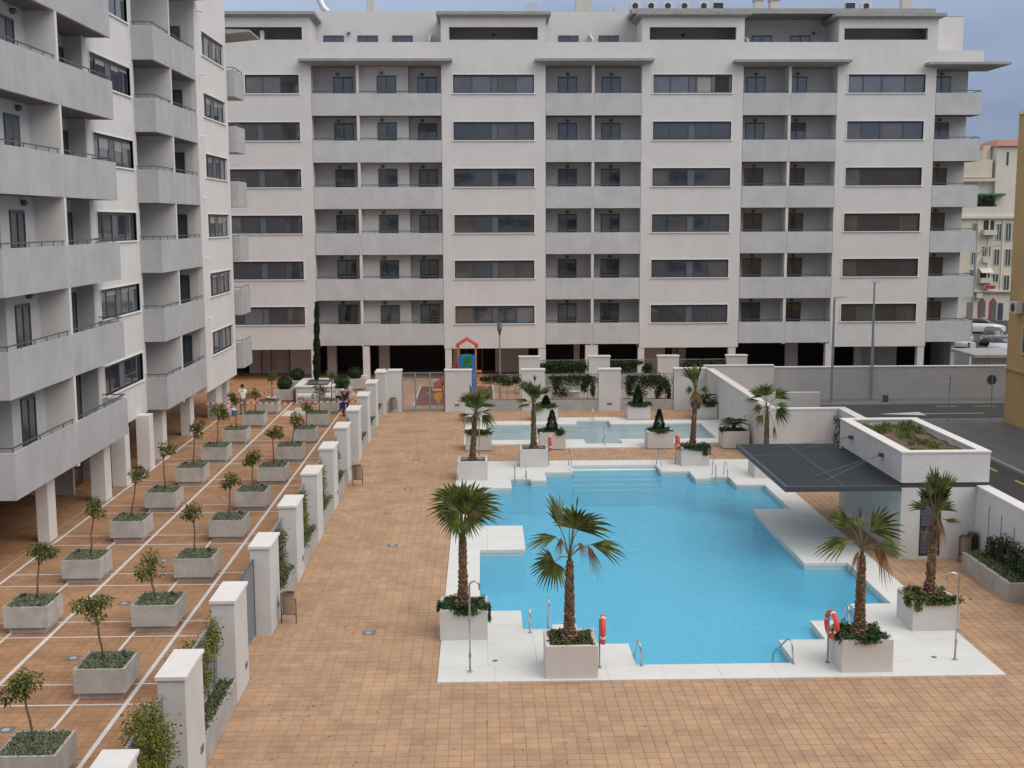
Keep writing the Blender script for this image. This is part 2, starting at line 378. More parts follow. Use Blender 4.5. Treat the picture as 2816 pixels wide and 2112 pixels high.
class MB:
    """Collects simple solids; build() links them as ONE mesh object."""
    def __init__(s): s.v = []; s.f = []; s.sm = False
    def add(s, vs, fs):
        k = len(s.v); s.v += [tuple(p) for p in vs]; s.f += [tuple(i+k for i in f) for f in fs]; return s
    def box(s, x0, x1, y0, y1, z0, z1):
        return s.add([(x0,y0,z0),(x1,y0,z0),(x1,y1,z0),(x0,y1,z0),(x0,y0,z1),(x1,y0,z1),(x1,y1,z1),(x0,y1,z1)],
                     [(0,3,2,1),(4,5,6,7),(0,1,5,4),(1,2,6,5),(2,3,7,6),(3,0,4,7)])
    def hexa(s, p):
        return s.add(p, [(0,3,2,1),(4,5,6,7),(0,1,5,4),(1,2,6,5),(2,3,7,6),(3,0,4,7)])
    def bbox(s, x0, x1, y0, y1, z0, z1, b=.015):
        """box whose upright edges and top rim are chamfered"""
        lo = [(x0+b,y0),(x1-b,y0),(x1,y0+b),(x1,y1-b),(x1-b,y1),(x0+b,y1),(x0,y1-b),(x0,y0+b)]
        vs = [(x,y,z0) for x,y in lo] + [(x,y,z1-b) for x,y in lo]
        cx, cy = (x0+x1)/2, (y0+y1)/2
        fx, fy = 1-2*b/(x1-x0), 1-2*b/(y1-y0)
        vs += [(cx+(x-cx)*fx, cy+(y-cy)*fy, z1) for x,y in lo]
        fs = [tuple(range(7,-1,-1)), tuple(range(16,24))]
        for r in (0, 8):
            for i in range(8): fs.append((r+i, r+(i+1)%8, r+8+(i+1)%8, r+8+i))
        return s.add(vs, fs)
    def quad(s, a, b, c, d): return s.add([a,b,c,d], [(0,1,2,3)])
    def prism(s, pts, axis, a, b):
        """extrude a 2D outline along axis ('x','y','z') from a to b; pts are (other two coords)"""
        n = len(pts)
        def P(p, w): return (w,p[0],p[1]) if axis=='x' else (p[0],w,p[1]) if axis=='y' else (p[0],p[1],w)
        vs = [P(p,a) for p in pts] + [P(p,b) for p in pts]
        fs = [tuple(range(n-1,-1,-1)), tuple(range(n,2*n))] + [(i,(i+1)%n,n+(i+1)%n,n+i) for i in range(n)]
        return s.add(vs, fs)
    def tube(s, pts, r, n=8, r1=None, cap=True):
        pts = [Vector(p) for p in pts]; k0 = len(s.v); m = len(pts); prev = None
        for i, p in enumerate(pts):
            d = (pts[min(i+1,m-1)] - pts[max(i-1,0)]).normalized()
            if prev is None:
                a = d.orthogonal().normalized()
            else:
                a = (prev - d*prev.dot(d))
                a = a.normalized() if a.length > 1e-6 else d.orthogonal().normalized()
            prev = a; b = d.cross(a)
            rr = r if r1 is None else r + (r1-r)*i/(m-1)
            for j in range(n):
                t = 2*math.pi*j/n
                s.v.append(tuple(p + (a*math.cos(t)+b*math.sin(t))*rr))
        for i in range(m-1):
            for j in range(n):
                s.f.append((k0+i*n+j, k0+i*n+(j+1)%n, k0+(i+1)*n+(j+1)%n, k0+(i+1)*n+j))
        if cap:
            s.f.append(tuple(k0+j for j in range(n-1,-1,-1))); s.f.append(tuple(k0+(m-1)*n+j for j in range(n)))
        return s
    def lathe(s, prof, cx, cy, n=12):
        k = len(s.v)
        for r, z in prof:
            for j in range(n):
                t = 2*math.pi*j/n; s.v.append((cx+r*math.cos(t), cy+r*math.sin(t), z))
        for i in range(len(prof)-1):
            for j in range(n): s.f.append((k+i*n+j, k+i*n+(j+1)%n, k+(i+1)*n+(j+1)%n, k+(i+1)*n+j))
        s.f.append(tuple(k+j for j in range(n-1,-1,-1))); s.f.append(tuple(k+(len(prof)-1)*n+j for j in range(n)))
        return s
    def ball(s, c, r, n=10, m=6, sq=1.0):
        prof = [(max(1e-4, r*math.sin(math.pi*i/m)), c[2]-r*sq*math.cos(math.pi*i/m)) for i in range(m+1)]
        return s.lathe(prof, c[0], c[1], n)
    def torus(s, c, ax, Rr, r, a0=0, a1=2*math.pi, n=28, k=8):
        ax = Vector(ax).normalized(); u = Vector((0,0,1)) if abs(ax.z)<.9 else Vector((1,0,0)); u = (u-ax*u.dot(ax)).normalized(); w = ax.cross(u)
        pts = [Vector(c)+(u*math.cos(a0+(a1-a0)*i/n)+w*math.sin(a0+(a1-a0)*i/n))*Rr for i in range(n+1)]
        return s.tube(pts, r, k)
    def leaf(s, p, d, nrm, L, W, fold=.25):
        """pointed leaf: two folded triangles pairs"""
        d = d.normalized(); side = d.cross(nrm)
        side = side.normalized() if side.length > 1e-5 else d.orthogonal().normalized()
        up_ = side.cross(d)
        m = p + d*L*.5
        a = m + side*W*.5 + up_*W*fold; b = m - side*W*.5 + up_*W*fold
        t = p + d*L - up_*L*.12
        return s.add([p, a, t, b], [(0,1,2),(0,2,3)])
    def mesh(s, name, m, off=(0,0,0), smooth=False):
        me = bpy.data.meshes.new(name)
        ox, oy, oz = off
        me.from_pydata([(x-ox,y-oy,z-oz) for x,y,z in s.v], [], s.f)
        me.materials.append(m)
        if smooth: me.polygons.foreach_set('use_smooth', [True]*len(me.polygons))
        me.update()
        return me
    def build(s, name, m, parent=None, world=True, smooth=False, kind=None, label=None):
        """with world=True the coordinates are world metres; a parentless object gets its origin at its base centre"""
        if parent is not None:
            off = wloc(parent) if world else (0,0,0); loc = (0,0,0)
        elif world and s.v:
            xs = [p[0] for p in s.v]; ys = [p[1] for p in s.v]; zs = [p[2] for p in s.v]
            loc = ((min(xs)+max(xs))/2, (min(ys)+max(ys))/2, min(zs)); off = loc
        else:
            loc = off = (0,0,0)
        o = bpy.data.objects.new(name, s.mesh(name, m, off, smooth)); COL.objects.link(o)
        o.location = loc
        if parent is not None: o.parent = parent
        if kind: o['kind'] = kind
        if label: o['label'] = label
        return o

def thing(name, label, cat, loc, group=None, rz=0):
    o = bpy.data.objects.new(name, None); COL.objects.link(o)
    o.location = loc; o.rotation_euler = (0,0,rz); o.empty_display_size = .3
    return tag(o, label, cat, group)
def tag(o, label, cat, group=None):
    o['label'] = label; o['category'] = cat
    if group: o['group'] = group
    return o
def struct(o, label=None):
    o['kind'] = 'structure'
    if label: o['label'] = label
    return o
def inst(o, parent, loc, rz=None, kids=True):
    """a copy of a part with its sub-parts, sharing mesh data"""
    c = o.copy(); COL.objects.link(c); c.parent = parent; c.location = loc
    if rz is not None: c.rotation_euler = (0,0,rz)
    if kids:
        for k in list(o.children):
            d = k.copy(); COL.objects.link(d); d.parent = c
    return c
def rel(parent, x, y, z):
    w = wloc(parent); return (x-w.x, y-w.y, z-w.z)
def ordinal(i):
    return ['first','second','third','fourth','fifth','sixth','seventh','eighth','ninth','tenth','eleventh','twelfth','thirteenth'][i]
def rv(a=1.0): return Vector((random.uniform(-a,a), random.uniform(-a,a), random.uniform(-a,a)))

# ------------------------------------------------------------------ ground, paving, street
def rects(xs, ys, keep):
    xs = sorted(set(round(x,3) for x in xs)); ys = sorted(set(round(y,3) for y in ys))
    for i in range(len(xs)-1):
        for j in range(len(ys)-1):
            if keep((xs[i]+xs[i+1])/2, (ys[j]+ys[j+1])/2): yield xs[i], xs[i+1], ys[j], ys[j+1]
def sheet(name, m, z, rl, kind='structure'):
    b = MB()
    for x0,x1,y0,y1 in rl: b.quad((x0,y0,z),(x1,y0,z),(x1,y1,z),(x0,y1,z))
    o = b.build(name, m); o['kind'] = kind
    return o
def inr(x, y, r): return r[0] < x < r[1] and r[2] < y < r[3]
H1 = (-1.0, 12.4, 27.3, 53.45); H2 = (-.8, 12.9, 57.8, 64.5); H3 = (4.1, 7.9, 56.75, 65.55)
holes = (H1, H2, H3)
sheet('ground', MT['terrain'], -.07, rects([-900,900,*H1[:2],*H2[:2],*H3[:2]], [-300,1500,*H1[2:],*H2[2:],*H3[2:]],
      lambda x,y: not any(inr(x,y,h) for h in holes)))

# the pool court: pavers laid piece by piece
plaza = sheet('plaza_paving', MT['mortar'], -.012, rects([-6.12,15.86,*H1[:2],*H2[:2],*H3[:2]], [10,68.6,*H1[2:],*H2[2:],*H3[2:]],
      lambda x,y: not any(inr(x,y,h) for h in holes)))
D1 = (-1.1, 12.5, 27.2, 53.55); D2 = (-.9, 13.0, 57.7, 64.6); D3 = (4.0, 7.98, 56.65, 65.65)
tm = MB(); g_ = .003; b_ = .005
def tile_solid(mb, x0, y0, s, z, h=.02):
    x1, y1 = x0+s-g_, y0+s-g_; x0 += g_; y0 += g_
    k = len(mb.v)
    mb.v += [(x0,y0,z-h),(x1,y0,z-h),(x1,y1,z-h),(x0,y1,z-h),(x0+b_,y0+b_,z),(x1-b_,y0+b_,z),(x1-b_,y1-b_,z),(x0+b_,y1-b_,z)]
    mb.f += [(k+4,k+5,k+6,k+7),(k,k+1,k+5,k+4),(k+1,k+2,k+6,k+5),(k+2,k+3,k+7,k+6),(k+3,k,k+4,k+7)]
one = MB(); tile_solid(one, 0, 0, TS, 0)
one_me = one.mesh('tile', MT['tile'])
n_own = 0
X0, Y0 = -5.56-2*TS, 15.0
def frame_x(y):            # how far the picture reaches to either side at this distance
    return -5.6, .46*y+.1
cells = []
for j in range(int((68.2-Y0)/TS)+1):
    for i in range(int((15.86-X0)/TS)):
        x, y = X0+i*TS, Y0+j*TS
        cx, cy = x+TS/2, y+TS/2
        if any(r[0]-TS/2 < cx < r[1]+TS/2 and r[2]-TS/2 < cy < r[3]+TS/2 for r in (D1,D2,D3)):
            if any(inr(cx,cy,r) for r in (D1,D2,D3)): continue
        cells.append((x,y))
for x, y in cells:
    a, b = frame_x(y)
    if n_own < 300 and y > 22.15 and a < x < b:
        o = bpy.data.objects.new('tile', one_me); COL.objects.link(o); o.parent = plaza
        o.location = rel(plaza, x, y, random.uniform(-.0012,.0012)); n_own += 1
    else:
        tile_solid(tm, x, y, TS, random.uniform(-.0012,.0012))
tm.build('tile', MT['tile'], plaza, kind='stuff')

# the court beside the low blocks: pavers, with bands of redder ones between the marble strips
PY = [17.05,21.63,26.16,30.69,35.24,39.87,44.4,48.99,53.63,58.15,62.78,67.4]     # fence pillars
def band(y): return any(p+.02 < y < p+1.22 for p in PY)
court = sheet('court_paving', MT['mortar'], -.012, [(-15.2,-6.12,14,60)])
ca, cb = MB(), MB()
CX0, CY0 = -21.0, 10.0
for j in range(int((60-CY0)/TS)+1):
    for i in range(int((15.0)/TS)):
        x, y = CX0+i*TS, CY0+j*TS
        if -15.3 < x < -6.12-TS+.05 and 16 < y < 60-TS: tile_solid(cb if band(y+TS/2) else ca, x, y, TS, random.uniform(-.001,.001))
ca.build('tile', MT['court'], court, kind='stuff'); cb.build('tile', MT['court_red'], court, kind='stuff')
MT['court_far'] = tilemat('court_paver_far', (.33,.165,.075), (.49,.265,.135), (.30,.17,.10), TS, -21, 10, joint=(.30,.17,.10), odd=.985)
MT['plaza_far'] = tilemat('plaza_paver_far', (.38,.21,.12), (.56,.36,.235), (.36,.25,.2), TS, -21, 10, joint=(.40,.26,.17), odd=.96)
sheet('arcade_paving', MT['court_far'], -.004, [(-30,-15.2,30,60),(-30,-6.12,60,96)])
sheet('playground_paving', MT['plaza_far'], -.004, [(-6.12,17.0,68.6,96)])
# marble strips let into the court
st = MB()
for x, w in ((-8.12,.10),(-9.30,.07),(-11.46,.10),(-12.58,.07),(-14.62,.09)):
    st.box(x-w/2, x+w/2, 14, 76.5, -.02, .0055)
for p in PY:
    for y in (p+.04, p+1.26):
        xs = [-14.56,-12.62,-12.545,-11.515,-11.405,-9.34,-9.26,-8.175,-8.065,-6.12]
        for a, b in zip(xs[0::2], xs[1::2]): st.box(a, b, y-.026, y+.026, -.02, .0055)
st.build('marble_strip', MT['strip'], court, kind='stuff')

# street on the right, outside the walls
sheet('road', MT['asphalt'], -.03, [(16.2,23.25,-40,64.0),(16.2,140,64.0,69.5)])
kb = MB()
kb.box(23.1,23.27,-40,63.87,-.1,.09); kb.box(23.27,140,63.72,63.87,-.1,.09); kb.box(17.6,140,69.5,69.65,-.1,.09)
struct(kb.build('kerb', MT['kerb']))
sheet('pavement', MT['sidewalk'], .085, [(23.27,140,-40,63.72),(17.6,140,69.65,71.3)])
sheet('side_street', MT['asphalt'], -.035, [(34.6,60,71.6,128),(16,34.6,97,128)])
mk = MB()
for x in (26.6, 28.9, 31.2): mk.quad((x,68.85,-.026),(x+1.2,68.85,-.026),(x+1.2,68.97,-.026),(x,68.97,-.026))
for y in (45.2, 47.4, 50.6, 52.9, 43.0, 40.8): mk.quad((22.3,y,-.026),(22.42,y,-.026),(22.42,y+1.4,-.026),(22.3,y+1.4,-.026))
struct(mk.build('parking_line', MT['ymark']))
ar = MB()
ar.quad((23.6,66.25,-.026),(28.4,66.3,-.026),(28.4,66.42,-.026),(23.6,66.37,-.026))
ar.add([(24.9,65.75,-.0255),(24.9,66.95,-.0255),(22.4,66.34,-.0255)], [(0,2,1)])
struct(ar.build('road_arrow', MT['mark']))

# ------------------------------------------------------------------ swimming pool
PP = [(3.73,28.16),(7.65,28.16),(7.65,29.78),(8.88,29.78),(8.88,31.25),(9.6,31.25),(9.6,30.9),(10.4,30.9),(10.4,32.65),(11.58,32.65),
      (11.58,36.74),(10.2,36.74),(10.2,44.0),(11.62,44.0),(11.62,48.17),(10.47,48.17),(10.47,49.78),(9.66,49.78),(9.66,49.46),(9.0,49.46),
      (9.0,50.95),(7.76,50.95),(7.76,52.45),(3.93,52.45),(3.93,51.0),(2.7,51.0),(2.7,49.35),(2.03,49.35),(2.03,49.66),(1.2,49.66),
      (1.2,48.0),(-.1,48.0),(-.1,41.87),(1.42,41.87),(1.42,38.68),(-.1,38.68),(-.1,32.4),(1.05,32.4),(1.05,30.85),(1.85,30.85),
      (1.85,31.2),(2.5,31.2),(2.5,29.65),(3.73,29.65)]
KP = [(.2,58.9),(5.08,58.9),(5.08,57.73),(6.88,57.73),(6.88,58.9),(11.75,58.9),(11.75,63.4),(6.9,63.4),(6.9,64.5),(5.1,64.5),(5.1,63.4),(.2,63.4)]
def inside(x, y, P):
    c = False
    for i in range(len(P)):
        (x1,y1),(x2,y2) = P[i], P[i-1]
        if (y1 > y) != (y2 > y) and x < (x2-x1)*(y-y1)/(y2-y1)+x1: c = not c
    return c
def offset(P, d):
    out = []; n = len(P)
    for i in range(n):
        ox = oy = 0
        for a, b in ((P[i-1],P[i]),(P[i],P[(i+1)%n])):
            dx, dy = b[0]-a[0], b[1]-a[1]; l = math.hypot(dx,dy)
            ox += dy/l*d; oy += -dx/l*d
        out.append((P[i][0]+ox, P[i][1]+oy))
    return out
def fill(vals, step):
    vals = sorted(set(vals)); out = []
    for a, b in zip(vals, vals[1:]):
        k = max(1, round((b-a)/step)); out += [a+(b-a)*t/k for t in range(k)]
    return out+[vals[-1]]
def thin_out(vals, keep, gap):
    out = []
    for v in sorted(set(vals)):
        if out and v-out[-1] < gap and v not in keep: continue
        out.append(v)
    return out
def deck(name, label, outer, P, z0, z1, xstep, ystep):
    root = bpy.data.objects.new(name, None); COL.objects.link(root); root['kind'] = 'structure'; root['label'] = label
    xo = [v for r in outer for v in r[:2]]; yo = [v for r in outer for v in r[2:]]
    base_y = fill(sorted(set(yo+[p[1] for p in P])), ystep)
    g = .005
    for a, b in zip(base_y, base_y[1:]):
        cy = (a+b)/2
        # spans of this course: cut at the outline, then into equal slabs
        xs = sorted(set(xo+[p[0] for p in P]))
        run = None; spans = []
        for i in range(len(xs)-1):
            cx = (xs[i]+xs[i+1])/2
            ok = any(inr(cx,cy,r) for r in outer) and not inside(cx,cy,P)
            if ok: run = [xs[i], xs[i+1]] if run is None else [run[0], xs[i+1]]
            if (not ok or i == len(xs)-2) and run: spans.append(run); run = None
        for s0, s1 in spans:
            k = max(1, round((s1-s0)/xstep))
            for t in range(k):
                u0, u1 = s0+(s1-s0)*t/k, s0+(s1-s0)*(t+1)/k
                dz = random.uniform(-.0015,.0015)
                MB().box(u0+(g/2 if t else 0), u1-(g/2 if t < k-1 else 0), a+g/2, b-g/2, z0, z1+dz).build('slab', MT['deck'], root)
    return root
deck('pool_deck', 'pale stone deck around the large blue pool', [D1], PP, -.08, .03, 1.35, 1.3)
deck('paddling_pool_deck', 'pale stone deck around the shallow pool', [D2,D3], KP, -.08, .03, 1.9, 1.4)
bedm = MB()
def basin(name, label, P, zb, m, band, zband):
    root = bpy.data.objects.new(name, None); COL.objects.link(root); root['kind'] = 'structure'; root['label'] = label
    Q = offset(P, .02); n = len(Q)
    w = MB(); bd = MB()
    for i in range(n):
        a, b = Q[i], Q[(i+1)%n]
        bd.quad((a[0],a[1],zband),(b[0],b[1],zband),(b[0],b[1],-.08),(a[0],a[1],-.08))
        w.quad((a[0],a[1],zb),(b[0],b[1],zb),(b[0],b[1],zband),(a[0],a[1],zband))
    w.add([(x,y,zb) for x,y in Q], [tuple(range(n))])
    w.build('basin_wall', m, root); bd.build('waterline_band', band, root)
    return root, Q
pool, QP = basin('swimming_pool', 'large stepped swimming pool lined in blue', PP, -1.45, MT['pool'], MT['wband'], -.34)
kpool, QK = basin('paddling_pool', 'long shallow pale pool behind the large one', KP, -.42, MT['kpool'], MT['wband'], -.2)
stp, nos = MB(), MB()
for k in range(5):
    y1 = 52.47-.33*k; y0 = y1-.33; zt = -.13-.16*k
    stp.box(3.95,7.74,y0,y1+.001*k,-1.44,zt)
    nos.box(3.95,7.74,y0-.004,y0+.11,zt-.05,zt+.006)
stp.build('step', MT['step'], pool); nos.build('step_nosing', MT['nosing'], pool)
w = MB(); w.add([(x,y,-.185) for x,y in offset(PP,.01)], [tuple(range(len(PP)))]); struct(w.build('pool_water', MT['water']))
w = MB(); w.add([(x,y,-.15) for x,y in offset(KP,.01)], [tuple(range(len(KP)))]); struct(w.build('paddling_water', MT['kwater']))

# ------------------------------------------------------------------ walls on the right
def wall_run(mb, cop, x0, x1, y0, y1, h, over=.03, z0=-.06):
    mb.box(x0, x1, y0, y1, z0, h-.06); cop.box(x0-over, x1+over, y0-over, y1+over, h-.06, h)
def garden_wall(name, label, runs, m):
    t = thing(name, label, 'wall', (runs[0][0], runs[0][2], 0))
    a, c = MB(), MB()
    for r in runs: wall_run(a, c, *r)
    a.build('wall', m, t); c.build('coping', MT['coping'], t)
    return t
garden_wall('garden_wall', 'white boundary wall beside the hut, running towards the camera above a long planter', [(15.83,16.17,20,37.17,2.4)], MT['gwall'])
garden_wall('garden_wall', 'white wall stepping around the yard behind the hut and the tall palm', [(16.15,16.49,43.85,53.2,2.4),(13.33,16.49,53.2,53.54,2.4)], MT['gwall'])
garden_wall('garden_wall', 'long white wall receding beside the paddling pool, with a pale coping', [(12.96,13.33,53.2,68.2,2.4)], MT['gwall'])
garden_wall('garden_wall', 'low white wall in the corner behind the boundary, next to the street', [(13.33,17.5,70.9,71.25,2.25)], MT['gwall'])
garden_wall('street_wall', 'long plain grey wall along the far pavement, below the arcade', [(17.5,34.3,71.3,71.6,2.08)], MT['gwall_old'])
sh = MB().box(14.1,19.0,66.2,66.5,-.06,1.25); tag(sh.build('street_wall', MT['gwall']), 'short low white wall stub between the street and the receding wall', 'wall')

# ------------------------------------------------------------------ pump hut with planted roof and slatted canopy
hut = thing('pump_hut', 'white flat roofed hut with a weedy planted roof and a louvred door', 'hut', (13.4,37.2,0))
a = MB()
a.box(13.40,14.02,37.22,37.5,0,2.33); a.box(14.72,15.83,37.22,37.5,0,2.33); a.box(14.02,14.72,37.22,37.5,2.02,2.33); a.box(14.02,14.72,37.22,37.5,0,.06)
a.box(13.40,13.68,37.5,43.8,0,2.33); a.box(15.9,16.17,37.5,43.8,0,2.33); a.box(13.68,15.9,43.5,43.8,0,2.33)
a.build('wall', MT['gwall'], hut)
MB().box(13.42,16.15,37.24,43.78,2.33,2.5).build('recess_band', MT['canopy_edge'], hut)  # dark recessed band, carrying the canopy line across the hut front
p = MB()
p.box(13.36,13.66,37.2,43.82,2.5,3.46); p.box(15.92,16.2,37.2,43.82,2.5,3.46); p.box(13.66,15.92,37.2,37.45,2.5,3.46); p.box(13.66,15.92,43.55,43.82,2.5,3.46)
p.build('parapet', MT['gwall'], hut)
c = MB()
c.box(13.33,13.7,37.17,43.85,3.46,3.51); c.box(15.88,16.23,37.17,43.85,3.46,3.51); c.box(13.7,15.88,37.17,37.48,3.46,3.51); c.box(13.7,15.88,43.5,43.85,3.46,3.51)
c.build('coping', MT['coping'], hut)
MT['roofsoil'] = mat('roof_soil', (.12,.08,.05), .95, .35, 3, bump=.8, bscale=30, fine=.15)
rs = MB(); nx, ny = 14, 34
for i in range(nx+1):
    for j in range(ny+1):
        rs.v.append((13.67+2.24*i/nx, 37.46+6.08*j/ny, 3.27+.035*math.sin(j*.9+math.sin(i*.7)*.6)*(.5+.5*math.sin(i*.5))+random.uniform(-.015,.015)))
for i in range(nx):
    for j in range(ny): k = i*(ny+1)+j; rs.f.append((k,k+ny+1,k+ny+2,k+1))
rs.build('roof_soil', MT['roofsoil'], hut, smooth=True)
wd = MB()
for q in range(95):
    if q < 45: cx, cy = random.uniform(13.8,15.8), random.uniform(41.6,43.5)
    elif q < 72: cx, cy = random.gauss(15.0,.35), random.gauss(39.9,.8)
    else: cx, cy = random.uniform(13.8,15.7), random.uniform(37.6,38.5)
    cx = min(max(cx,13.75),15.85); cy = min(max(cy,37.55),43.45)
    for _ in range(16):
        p0 = Vector((cx+random.gauss(0,.11), cy+random.gauss(0,.12), 3.26)); p0.x = min(max(p0.x,13.7),15.9)
        wd.leaf(p0, Vector((random.gauss(0,.4),random.gauss(0,.4),1)), rv(), random.uniform(.1,.26) if q < 45 else random.uniform(.08,.17), .03)
wd.build('roof_weeds', MT['weed'], hut, kind='stuff')
dr = MB().box(14.02,14.72,37.3,37.36,.06,2.02).build('door', MT['canopy_edge'], hut)
lv = MB()
for z0, z1 in ((.16,.92),(1.06,1.92)):
    k = int((z1-z0)/.045)
    for i in range(k):
        z = z0+i*.045; lv.hexa([(14.09,37.27,z),(14.65,37.27,z),(14.65,37.31,z+.02),(14.09,37.31,z+.02),(14.09,37.265,z+.012),(14.65,37.265,z+.012),(14.65,37.305,z+.032),(14.09,37.305,z+.032)])
lv.build('louvre', MT['louvre'], dr, kind='stuff')

cano = thing('canopy', 'dark slatted canopy hung on cables from the white hut beside the pool', 'canopy', (9.6,37.1,2.3))
MB().box(9.72,13.34,37.18,44.4,2.36,2.40).build('roof_sheet', MT['canopy'], cano)
MB().box(9.72,13.34,37.18,44.4,2.335,2.358).build('bounce_underside', MT['gwall'], cano)  # unseen pale layer, added under the sheet to brighten the hut wall below
ed = MB(); ed.box(9.62,9.72,37.08,44.5,2.26,2.43); ed.box(9.72,13.34,37.08,37.18,2.26,2.43); ed.box(9.72,13.34,44.4,44.5,2.26,2.43); ed.build('fascia', MT['canopy_edge'], cano)
rb = MB(); 
for i in range(88):
    x = 9.74+i*.041; rb.box(x, x+.021, 37.18, 44.4, 2.40, 2.418)
rb.build('slat', MT['canopy'], cano, kind='stuff')
jn = MB(); jn.box(11.525,11.55,37.18,44.4,2.418,2.428); jn.box(9.72,13.34,42.28,42.31,2.418,2.428); jn.build('joint_cover', MT['rope'], cano)
for hx, hy, ends in ((13.36,42.3,((10.6,43.6),(10.6,42.3))),(13.36,39.0,((10.9,38.6),(11.0,37.8)))):
    hk = MB().box(13.22,13.37,hy-.09,hy+.09,3.0,3.12).build('anchor', MT['rail'], cano)
    for ex, ey in ends: MB().tube([(13.25,hy,3.06),(ex,ey,2.43)], .008, 6).build('cable', MT['rope'], cano)

# ------------------------------------------------------------------ windows and doors (local: x along wall, +y into the wall, z up from the sill)
def window_kit(name, width, h, cuts, panel=None, glass=None, shutter=0.0, sill=True):
    """frame mesh + panes (+ shutter, + solid panel) as sub-parts; cuts are the mullion positions"""
    f = MB(); t = .05; d0, d1 = .10, .17
    f.box(0, width, d0, d1, 0, t); f.box(0, width, d0, d1, h-.13, h); f.box(0, t, d0, d1, t, h-.13); f.box(width-t, width, d0, d1, t, h-.13)
    for c in cuts: f.box(c-.03, c+.03, d0, d1, t, h-.13)
    o = f.build(name, MT['frame'], None, world=False)
    tr = MB(); e = .055
    tr.box(-e, width+e, -.035, d1, h, h+.05); tr.box(-e, 0, -.035, d1, 0, h); tr.box(width, width+e, -.035, d1, 0, h)
    tr.box(-e-.03, width+e+.03, -.075, d1, -.06, 0)
    x = tr.build('surround', MT['trim'], o, world=False)
    xs = [t]+[c for c in cuts]+[width-t]
    for i in range(len(xs)-1):
        a = xs[i]+(.03 if i else 0); b = xs[i+1]-(.03 if i < len(xs)-2 else 0)
        top = h-.13
        if panel is not None and i == panel:
            MB().box(a, b, .115, .15, t, top).build('panel', MT['panel'], o, world=False); continue
        MB().box(a, b, .13, .14, t, top).build('pane', MT[glass or 'glass'], o, world=False)
        if shutter > 0 and i != 0: MB().box(a, b, .118, .128, top-shutter*(1 if i % 2 else .55), top).build('shutter', MT['shutter_lt'], o, world=False)
    return o
def door_kit(name, width, h, glass='glass', shutter=0.0):
    f = MB(); t = .05
    f.box(0,t,-.05,.0,0,h); f.box(width-t,width,-.05,.0,0,h); f.box(t,width-t,-.05,.0,h-.09,h); f.box(t,width-t,-.05,.0,0,.05); f.box(width/2-.035,width/2+.035,-.05,.0,.05,h-.09)
    o = f.build(name, MT['frame'], None, world=False)
    for a, b in ((t,width/2-.035),(width/2+.035,width-t)):
        MB().box(a, b, -.025, -.012, .05, h-.09).build('pane', MT[glass], o, world=False)
    if shutter > 0: MB().box(t, width-t, -.042, -.03, h-.09-shutter, h-.09).build('shutter', MT['shutter'], o, world=False)
    return o
def place(o, parent, loc, rz=0):
    o.parent = parent; o.location = rel(parent, *loc); o.rotation_euler = (0,0,rz); return o

# ------------------------------------------------------------------ the long block across the court
BY = 82.5
back = thing('apartment_block', 'long white apartment block closing the far side, with four columns of strip windows', 'apartment block', (10, BY, 0), 'white apartment blocks around the court')
ZS = [19.36-3.1*n for n in range(6)]           # window sills and balcony tops, top storey first
def column(x0, x1, wx0, wx1, zb, first_x0=None):
    b = MB(); y0, y1 = BY, BY+.3
    z = zb
    b.box(x0, wx0-.0, y0, y1, zb, 22.85); b.box(wx1, x1, y0, y1, zb, 22.85)
    prev = zb
    for n in range(5, -1, -1):
        b.box(wx0, wx1, y0, y1, prev, ZS[n]); prev = ZS[n]+1.22
    b.box(wx0, wx1, y0, y1, prev, 22.85)
    b.box(x0, x1, y1, BY+3.2, zb, zb+.3)                       # soffit over the arcade
    b.box(x0, x0+.3, y1, BY+3.2, zb+.3, 22.85); b.box(x1-.3, x1, y1, BY+3.2, zb+.3, 22.85)
    if first_x0 is not None: b.box(wx0, first_x0, y0+.002, y1, ZS[0], ZS[0]+1.22)
    return b
kits = {}
for ci, (x0, x1, wx0, wx1, zb, fx) in enumerate([(-26,-11.26,-17.5,-12.07,2.14,-15.65),(-2.56,4.44,-1.78,3.67,2.14,None),(10.93,17.8,11.7,17.03,2.12,None),(24.2,30.92,24.93,30.18,2.10,None)]):
    column(x0,x1,wx0,wx1,zb,fx).build('wall', MT['wall'], back)
    W = wx1-wx0
    cuts = [W*.235, W*.47, W*.55, W*.775] if ci < 3 else [W*.2, W*.44, W*.74]
    pan = 2 if ci < 3 else None
    if ci == 2: cuts = [W*.22, W*.455, W*.545, W*.74]
    kit = window_kit('window', W, 1.22, cuts, pan)
    kit2 = window_kit('window', W, 1.22, cuts, pan, 'glass_lt')
    used = set()
    for n in range(6):
        src = kit2 if n == 0 else kit
        if ci == 0 and n == 0:
            w0 = window_kit('window', wx1+15.65-0.0, 1.22, [1.15, 2.35], None); place(w0, back, (-15.65, BY, ZS[0])); continue
        loc = rel(back, wx0, BY, ZS[n])
        if src.name not in used and src.parent is None: place(src, back, (wx0,BY,ZS[n])); used.add(src.name)
        else: inst(src, back, loc)
    if kit2.parent is None:
        for k in list(kit2.children): bpy.data.objects.remove(k)
        bpy.data.objects.remove(kit2)
# an open sash in the top strip window of the third column
MB().box(15.9,16.85,BY+.10,BY+.125,ZS[0]+.08,ZS[0]+1.08).build('open_window', MT['dark'], back, label='dark gap of an open sliding window')
MB().box(14.72,15.62,BY+.105,BY+.126,ZS[0]+.07,ZS[0]+1.0).build('blind', MT['shutter_lt'], back, label='pale blind drawn behind a window')

